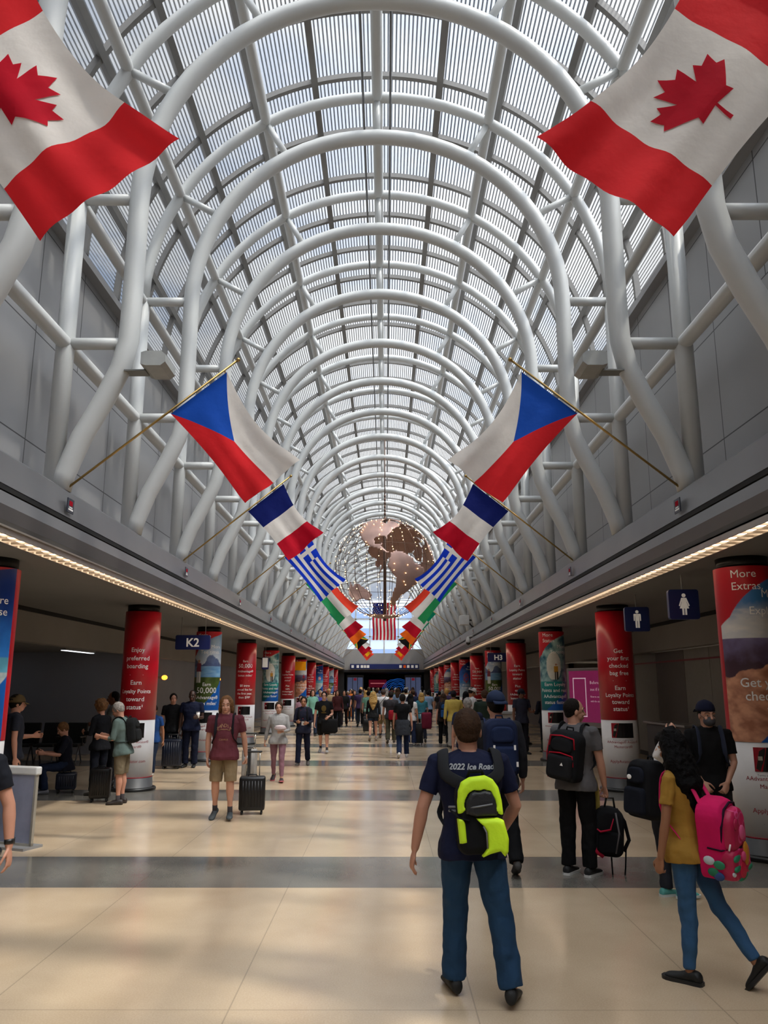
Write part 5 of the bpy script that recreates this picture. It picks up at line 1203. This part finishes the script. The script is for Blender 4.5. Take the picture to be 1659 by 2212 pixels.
# -- man in maroon tee with suitcase
pm2=P(spine=(0,.0,1),head=(.05,-.05),legs=(((-.03,.10,-1),(-.02,-.10,-1),(-.1,1,-.05)),((.05,.02,-1),(.02,-.30,-1),(.15,1,-.3))),arms=(((-.26,-.12,-1),(-.10,-.20,-1),(.6,0,0),(0,1,0),1.1),((.14,-.04,-1),(-.02,.10,-1))))
pR=person('man with long fair hair in maroon tee and khaki shorts',-2.28,12.5,183,H=1.75,pose=pm2,top='#5e2c34',bottom='#857358',shoes='#3c4346',hair='lbrown',hs='shoulder',sk='light',w=1.12,sleeve=.66,legs='shorts',q=0,belly=.012)
decal(pR,'printed_logo',lambda bm:([text_flat(bm,s,.07,Matrix.Translation((a,0,b))@Matrix.Rotation(-a*2.4,4,'Y'),'CENTER') for s,a,b in (('S',-.10,.0),('A',-.06,.03),('N',-.02,.043),('D',.02,.043),('I',.06,.03),('A',.10,.0))],tube(bm,[V(-.09,0,-.01),V(-.04,0,.01),V(.04,0,.01),V(.09,0,-.01)],.006,n=6),text_flat(bm,'CAMPUS',.035,Matrix.Translation((0,0,-.15)),'CENTER')),mat('print_tan','#a07a58',rough=.8),.60)
t=mk(pR,'backpack','dark backpack straps on the man in maroon tee'); straps(pR,t,frame_back(pR,.5,.02),cloth('#1a161c',.1),.2,-.2,wd=.05)
bm=bmesh.new(); puffy(bm,rrect(-.14,.14,-.22,.2,.05,rt=.1),frame_back(pR,.5,.02),.01,-.12); obj('main_body',bm,cloth('#1a161c',.1),t,True)
suitcase('black hard shell suitcase pulled by the man in maroon tee',-1.93,13.05,.12,.40,.50,.25,'#141416',handle=.36)
# -- woman in grey sweater with silver case
ph=P(head=(.1,0),legs=WALK['legs'],arms=(((-.18,.12,-1),(.45,.85,-.05),(1,0,0),(0,0,1),.5),((.26,-.15,-1),(.18,-.1,-1),(-.6,0,0),(0,1,0),1.1)))
pS=person('woman in pale grey sweater and dusty pink leggings',-2.10,17.3,182,H=1.60,pose=ph,top='#9c9a98',bottom='#8a6470',shoes='#2c2024',hair='brown',hs='bun',sk='light',w=1.10,fem=1,sleeve=1.88,legs='slim',q=1,sole='#b05a60')
suitcase('silver suitcase with a black centre strip beside the grey sweater woman',-2.62,16.9,.1,.30,.62,.24,'#8d8a86',handle=.30,band=.07)
t=thing('folded_cloth','white and pink folded bundle carried by woman in grey sweater','bundle',(-2.02,16.98,1.08)); bm=bmesh.new(); ell(bm,V(0,0,0),(.13,.09,.045)); o=obj('cloth',bm,cloth('#b8a4a4'),t,True); bm=bmesh.new(); ell(bm,V(0,0,.035),(.11,.08,.03)); obj('cloth',bm,cloth('#c9b8b8'),t,True)
# -- lanyard woman
pl2=P(head=(0,.0),legs=WALK2['legs'],arms=(((-.16,.10,-1),(.3,.8,-.1),(1,0,0),(0,0,1),.6),((.16,.10,-1),(-.3,.8,.0),(-1,0,0),(0,0,1),.6)))
pA=person('woman in dark jacket and trousers with a red lanyard',-1.90,20.5,180,H=1.66,pose=pl2,top='#1a1c2c',bottom='#12162a',shoes='#3a3432',hair='dark',hs='bun',sk='tan',w=1.02,fem=1,sleeve=1.85,q=1)
decal(pA,'lanyard',lambda bm:(tube(bm,[V(-.06,0,.14),V(0,0,-.08)],.007,n=6),tube(bm,[V(.06,0,.14),V(0,0,-.08)],.007,n=6)),mat('lanyard_red','#a02038'),.62); decal(pA,'id_card',lambda bm:box(bm,-.035,.035,-.001,.001,-.05,.05),txt_white,.28)
t,M=backpack(pA,'black shoulder bag beside the woman with lanyard','#0f1014',w_=.26,h_=.40,d_=.14,frac=.2,nm='shoulder_bag')
# -- black shorts man
pK=person('man in black printed tee and black shorts facing the camera',-1.68,24.4,180,H=1.76,pose=P(legs=WALK['legs'],arms=(((-.16,-.05,-1),(.3,.75,-.3)),((.2,.0,-1),(.06,.1,-1)))),top='#101011',bottom='#0c0c0d',shoes='#8a8886',hair='dark',hs='short',sk='light',sleeve=.62,legs='shorts',q=1,glasses=1)
decal(pK,'printed_logo',lambda bm:(ell(bm,V(0,0,0),(.07,.001,.09)),ell(bm,V(0,0,-.12),(.08,.001,.02))),mat('print_gold','#7a6022'),.62)
t=thing('tote_bag','large black bag held before the man in black shorts','bag',(-1.50,24.1,.62)); bm=bmesh.new(); puffy(bm,rrect(-.24,.24,-.05,.36,.08),Matrix.Translation((0,.12,0)),.10,-.08); o=obj('main_body',bm,cloth('#0d0d0f'),t,True); bm=bmesh.new(); tube(bm,[V(-.1,.12,.34),V(-.05,.12,.46),V(.05,.12,.46),V(.1,.12,.34)],.01,n=8); obj('grab_handle',bm,dark_rubber,t,True)
# -- group at the left column
pO=person('stooping grey haired man in green grey tee and shorts reading phone',-4.32,14.1,88,H=1.66,pose=P(spine=(0,.16,1),head=(0,-.5),legs=STAND['legs'],arms=PHONE['arms']),top='#5a6a66',bottom='#6a5f4c',shoes='#2a2220',hair='grey',hs='short',sk='fair',w=1.08,sleeve=1.3,legs='shorts',q=1)
backpack(pO,'small dark backpack on the stooping man by the column','#17191a',w_=.28,h_=.42,d_=.17,frac=.55)
pD=person('woman with curly fair hair in a dark coat by the left column',-5.10,15.2,60,H=1.66,pose=PHONE,top='#0e0f14',bottom='#0f121c',shoes='#4a4640',hair='lbrown',hs='curly',sk='fair',fem=1,sleeve=1.9,q=1)
pE=person('tall man in light grey tee standing behind the curly haired woman',-5.35,16.6,100,H=1.82,pose=HOLDL,top='#6f7678',bottom='#101218',shoes='#1a1a1a',hair='black',hs='buzz',sk='brown',q=1)
sit=P(spine=(0,.12,1),head=(0,-.5),legs=(((-.1,1,-.02),(0,-.1,-1),(0,1,0)),((.1,1,-.02),(0,-.1,-1),(0,1,0))),arms=(((-.2,.4,-.9),(.2,.8,.1)),((.2,.4,-.9),(-.2,.8,.1))))
pF=person('person in dark blue sitting on a suitcase looking at a phone',-5.85,15.6,120,H=1.66,pose=sit,top='#121420',bottom='#182238',shoes='#6a6a70',hair='lbrown',hs='short',sk='fair',q=1,sleeve=.9)
suitcase('dark blue suitcase under the seated person',-5.80,15.55,.3,.36,.30,.26,'#161c2c',handle=0)
suitcase('black suitcase standing between the people by left column',-4.75,14.35,.2,.34,.50,.22,'#0e0e10',handle=0)
pC=person('man in tan cap and dark tee in the left lounge',-5.55,12.6,-60,H=1.80,pose=HOLDL,top='#232630',bottom='#15161c',shoes='#151515',hair='dark',hs='short',sk='fair',cap='#5a4a30',q=1,w=1.1)
pH=person('child in blue top behind the second left column',-5.02,18.3,170,H=1.52,pose=WALK,top='#1c4078',bottom='#1a2438',shoes='#c9c4c0',hair='dark',hs='short',sk='tan',q=1)
pI=person('officer in dark uniform holding a white cup by third left column',-4.62,20.2,180,H=1.82,pose=HOLDL,top='#10162e',bottom='#0d1226',shoes='#0c0c0c',hair='black',hs='buzz',sk='dark',w=1.12,q=1)
t=thing('paper_cup','white paper cup held by the officer','cup',(-4.40,19.90,1.18)); bm=bmesh.new(); lathe(bm,[(.035,0),(.045,.13)],n=16); obj('cup',bm,txt_white,t,True); bm=bmesh.new(); lathe(bm,[(.048,.13),(.046,.145)],n=16); obj('lid',bm,txt_grey,t,True)
pJ=person('person in black top talking to the officer on left',-5.12,20.3,200,H=1.74,pose=STAND,top='#0e0f12',bottom='#16202e',shoes='#111111',hair='dark',hs='short',sk='fair',q=1)
suitcase('large dark navy suitcase beside the officer',-4.98,19.9,.1,.44,.62,.28,'#131a2a',handle=.1)
# -- middle distance, walking away
pQ=person('woman in black tee with grey jacket tied at waist walking away',.62,22.8,0,H=1.70,pose=WALK2,top='#101012',bottom='#16223c',shoes='#c2c0be',hair='dark',hs='short',sk='fair',fem=1,w=1.12,q=1)
def waist_jacket(p,c,lab):
    t=mk(p,'jacket',lab,'clothing'); H=p['H']; P0=p['P']; bm=bmesh.new()
    loft(bm,[[P0+V(math.cos(2*PI*j/20)*a*H,math.sin(2*PI*j/20)*b*H-(.01 if z<0 else .015)*H,-z*H) for j in range(20)] for z,a,b in ((-.07,.105,.085),(-.03,.120,.098),(.07,.130,.108),(.17,.125,.11))])
    o=obj('cloth',bm,cloth(c),t,True); remesh(o,.014,2,.02,.1)
    bm=bmesh.new(); tube(bm,[P0+V(-.04,.10,.03)*H,P0+V(0,.11,.045)*H,P0+V(.04,.10,.0)*H],.025,n=8,ends='round'); obj('knot',bm,cloth(c),t,True)
waist_jacket(pQ,'#33363c','grey jacket tied round the waist of the woman in black tee')
pU=person('woman with long hair wearing a blue backpack walking away',2.05,26.9,0,H=1.68,pose=WALK,top='#2a201c',bottom='#0f1014',shoes='#6a6460',hair='brown',hs='long',sk='fair',fem=1,q=1)
backpack(pU,'blue and black backpack on long haired woman','#0f1424','#1c4478',w_=.28,h_=.52,d_=.2,frac=.5)
person('woman in white tee with long dark hair walking away',.98,27.3,0,H=1.66,pose=WALK2,top='#b5b2b0',bottom='#2a3450',shoes='#a8a4a0',hair='black',hs='long',sk='tan',fem=1,legs='wide',q=1)
person('woman in teal top with fair hair pulling a suitcase',1.42,29.0,0,H=1.68,pose=WALK,top='#3a7684',bottom='#10131f',shoes='#222222',hair='blond',hs='shoulder',sk='light',fem=1,q=1)
suitcase('tall black suitcase behind the woman in teal top',1.22,27.6,.0,.36,.66,.26,'#0c0c0e',handle=.3)
t=thing('duffel_bag','maroon bag strapped to the tall black suitcase','bag',(1.52,27.5,.72)); bm=bmesh.new(); puffy(bm,rrect(-.17,.17,-.2,.34,.06),Matrix.Identity(4),.1,-.08); obj('main_body',bm,cloth('#6a1c30'),t,True); bm=bmesh.new(); tube(bm,[V(-.06,0,.33),V(-.04,0,.42),V(.04,0,.42),V(.06,0,.33)],.01,n=6); obj('grab_handle',bm,dark_rubber,t,True)
pX=person('man in charcoal tee and green trousers carrying a red bag',.33,28.4,0,H=1.72,pose=WALK2,top='#2c2a2e',bottom='#4a4636',shoes='#3a3028',hair='dark',hs='short',sk='fair',w=1.1,q=1)
t=thing('shoulder_bag','red shoulder bag on the man in charcoal tee','bag',(.42,28.1,.95)); bm=bmesh.new(); puffy(bm,rrect(-.17,.17,-.16,.16,.05),Matrix.Identity(4),.07,-.07); obj('main_body',bm,cloth('#9a1826'),t,True); bm=bmesh.new(); tube(bm,[V(-.15,0,.14),V(-.02,.1,.5),V(.15,0,.14)],.008,n=6); obj('strap',bm,dark_rubber,t,True)
pZ=person('man in white tee and khaki shorts with crossbody bag',.06,31.0,0,H=1.80,pose=WALK,top='#b9b8ba',bottom='#7a6a4c',shoes='#6a5a4a',hair='brown',hs='short',sk='light',w=1.08,legs='shorts',q=1,cap='#4a4448')
t=thing('crossbody_bag','grey crossbody bag on the man in white tee','bag',(-.16,30.75,1.0)); bm=bmesh.new(); puffy(bm,rrect(-.16,.14,-.15,.17,.06),Matrix.Identity(4),.05,-.06); obj('main_body',bm,cloth('#3a4652'),t,True); bm=bmesh.new(); tube(bm,[V(0,.0,.15),V(.12,.02,.30),V(.36,.10,.58)],.012,n=6,flat=.5); obj('strap',bm,dark_rubber,t,True)
person('woman with long blonde hair in black top and shorts',-.30,29.5,0,H=1.70,pose=WALK2,top='#121214',bottom='#2c3444',shoes='#8a7a6a',hair='blond',hs='verylong',sk='light',fem=1,legs='brief',q=1,sleeve=1.7)
suitcase('black suitcase pulled on the left of the blonde woman',-.62,34.5,0,.36,.6,.25,'#0d0d0f',handle=.35)
pBd=person('bald man in navy tee walking just beyond the neon backpack',1.70,15.5,0,H=1.72,pose=WALK,top='#20243a',bottom='#4a4d58',shoes='#c9ccd0',hair='grey',hs='buzz',sk='fair',w=1.22,q=1,legs='shorts')
pGr=person('man in dark green tee with pale jacket at his waist',2.70,21.0,0,H=1.82,pose=WALK2,top='#1e2a22',bottom='#2a2c34',shoes='#222222',hair='brown',hs='short',sk='fair',w=1.1,q=1)
waist_jacket(pGr,'#93a08e','pale green jacket tied round the waist of man in dark green tee')
pCap=person('man in white tee and white backwards cap looking at his phone',2.68,24.2,-70,H=1.88,pose=PHONE,top='#b4b1b2',bottom='#1a2442',shoes='#222222',hair='dark',hs='short',sk='tan',cap='#b8b4b0',q=1)
person('person in yellow hooded top and dark beanie walking away',2.30,25.9,0,H=1.78,pose=WALK,top='#b09a4c',bottom='#a5a29e',shoes='#333333',hair='dark',hs='short',sk='brown',cap='#1c1428',w=1.1,q=1,sleeve=1.9)
person('woman with long dark hair beside the yellow hooded person',2.80,27.0,10,H=1.74,pose=STAND,top='#1a1a1e',bottom='#1a1c24',hair='black',hs='long',sk='tan',fem=1,q=2)
person('agent in red scarf seated behind the podium counter',3.95,27.3,180,H=1.60,pose=STAND,top='#c23a3a',bottom='#1a1a20',hair='black',hs='bun',sk='tan',fem=1,q=1)
person('man in dark cap standing beside the fourth right column',4.12,24.0,200,H=1.84,pose=HOLDL,top='#2a2c3a',bottom='#1a1c24',hair='black',hs='short',sk='brown',cap='#1a1c28',q=1)
pKc=person('person in a long dark coat behind the fourth right column',4.95,24.6,15,H=1.76,pose=HOLDL,top='#141824',bottom='#10131c',hair='dark',hs='short',sk='fair',sleeve=1.9,w=1.15,q=1)
t=thing('duffel_bag','dark green bag standing at the feet of the coated person','bag',(5.0,24.2,0)); bm=bmesh.new(); puffy(bm,rrect(-.26,.26,0,.42,.08),Matrix.Identity(4),.14,-.14); obj('main_body',bm,cloth('#16301f'),t,True); bm=bmesh.new(); tube(bm,[V(-.1,0,.40),V(-.06,0,.50),V(.06,0,.50),V(.1,0,.40)],.012,n=6); obj('grab_handle',bm,dark_rubber,t,True)
# -- walking towards the camera further away
person('person in brown cardigan and black trousers facing the camera',-2.05,37.3,180,H=1.72,pose=WALK,top='#4a2426',bottom='#101012',shoes='#8a8280',hair='brown',hs='shoulder',sk='light',fem=1,sleeve=1.9,w=1.1,q=1)
person('person in black carrying a white hat behind brown cardigan',-1.85,39.5,180,H=1.70,pose=WALK2,top='#121214',bottom='#1a1216',hair='dark',hs='short',sk='fair',q=2,sleeve=1.9)
person('woman in an orange jumpsuit facing the camera',-2.0,50.0,180,H=1.68,pose=STAND,top='#a85a1c',bottom='#a85a1c',hair='dark',hs='long',sk='tan',fem=1,q=2,legs='wide',sleeve=1.4)
person('person in a purple shirt beyond the man in black shorts',-2.55,34.0,180,H=1.72,pose=WALK,top='#4a4a9a',bottom='#1c2030',hair='grey',hs='short',sk='tan',w=1.1,q=2)
person('person in a pink top beside the red left columns',-3.05,31.0,180,H=1.56,pose=STAND,top='#a8808e',bottom='#4a4048',hair='dark',hs='short',sk='light',fem=1,q=2)
person('man in grey tee and jeans at left of the walking crowd',-1.15,43.0,180,H=1.84,pose=HOLDL,top='#33363e',bottom='#24344e',hair='blond',hs='short',sk='light',q=2,w=1.1)
person('person in dark jacket and jeans near orange jumpsuit',-1.55,45.0,180,H=1.66,pose=WALK,top='#1c1a1e',bottom='#1e2c48',hair='brown',hs='long',sk='light',fem=1,q=2)
# -- distant crowd
rr=random.Random(21); tops=[('black','#141416'),('navy','#1c2440'),('grey','#5a5c60'),('pale blue','#7f97b5'),('white','#b2b0ae'),('maroon','#5a1c26'),('tan','#8a765a'),('olive','#4a4c34'),('purple','#3a2c4c'),('mint','#6fa08e')]
hairs=[('black hair','black'),('brown hair','brown'),('fair hair','blond'),('grey hair','grey')]; used=set(); n=0; spots=[]
protos={}
for i in range(62):
    yy=rr.choice([33,36,39,42,46,50,54,58,62,66,70,73])+rr.uniform(-1,1); xx=rr.uniform(-1.2,3.4) if i%62<34 or i>50 else rr.uniform(-3.2,-.9)
    if any((xx-a)**2+(yy-b)**2<.8 for a,b in spots): xx+=1.3*(1 if xx<1 else -1)
    if any((xx-a)**2+(yy-b)**2<.6 for a,b in spots): continue
    spots.append((xx,yy))
    tn,tcx=tops[(i*7+3)%10]; hn,hc_=hairs[(1,0,3,0,1,2,0,1,3,0,1)[i%11]]; fem=(i*5)%3==0; back=i<32 or i>50
    lg=['dark jeans','black trousers'][i%2]
    side='right' if xx>1.6 else ('middle' if xx>-.9 else 'left')
    lab='distant %s-haired person in %s top%s %s, %s'%(hn.split()[0],tn,' and dark jeans' if i%2==0 else '','walking away' if back else 'facing us',side+' of hall')
    if lab in used: continue
    used.add(lab)
    person(lab,xx,yy,(rr.uniform(-15,15) if back else 180+rr.uniform(-12,12)),H=rr.uniform(1.6,1.84),pose=[WALK,WALK2,STAND][i%3],top=tcx,bottom='#1c2638' if i%2==0 else '#141416',hair=hc_,hs='long' if fem else 'short',sk=['light','tan','fair','brown'][i%4],fem=1 if fem else 0,q=2,w=rr.uniform(.98,1.15),group='crowd walking at the far end of the hall',sleeve=.62 if i%3 else 1.85)
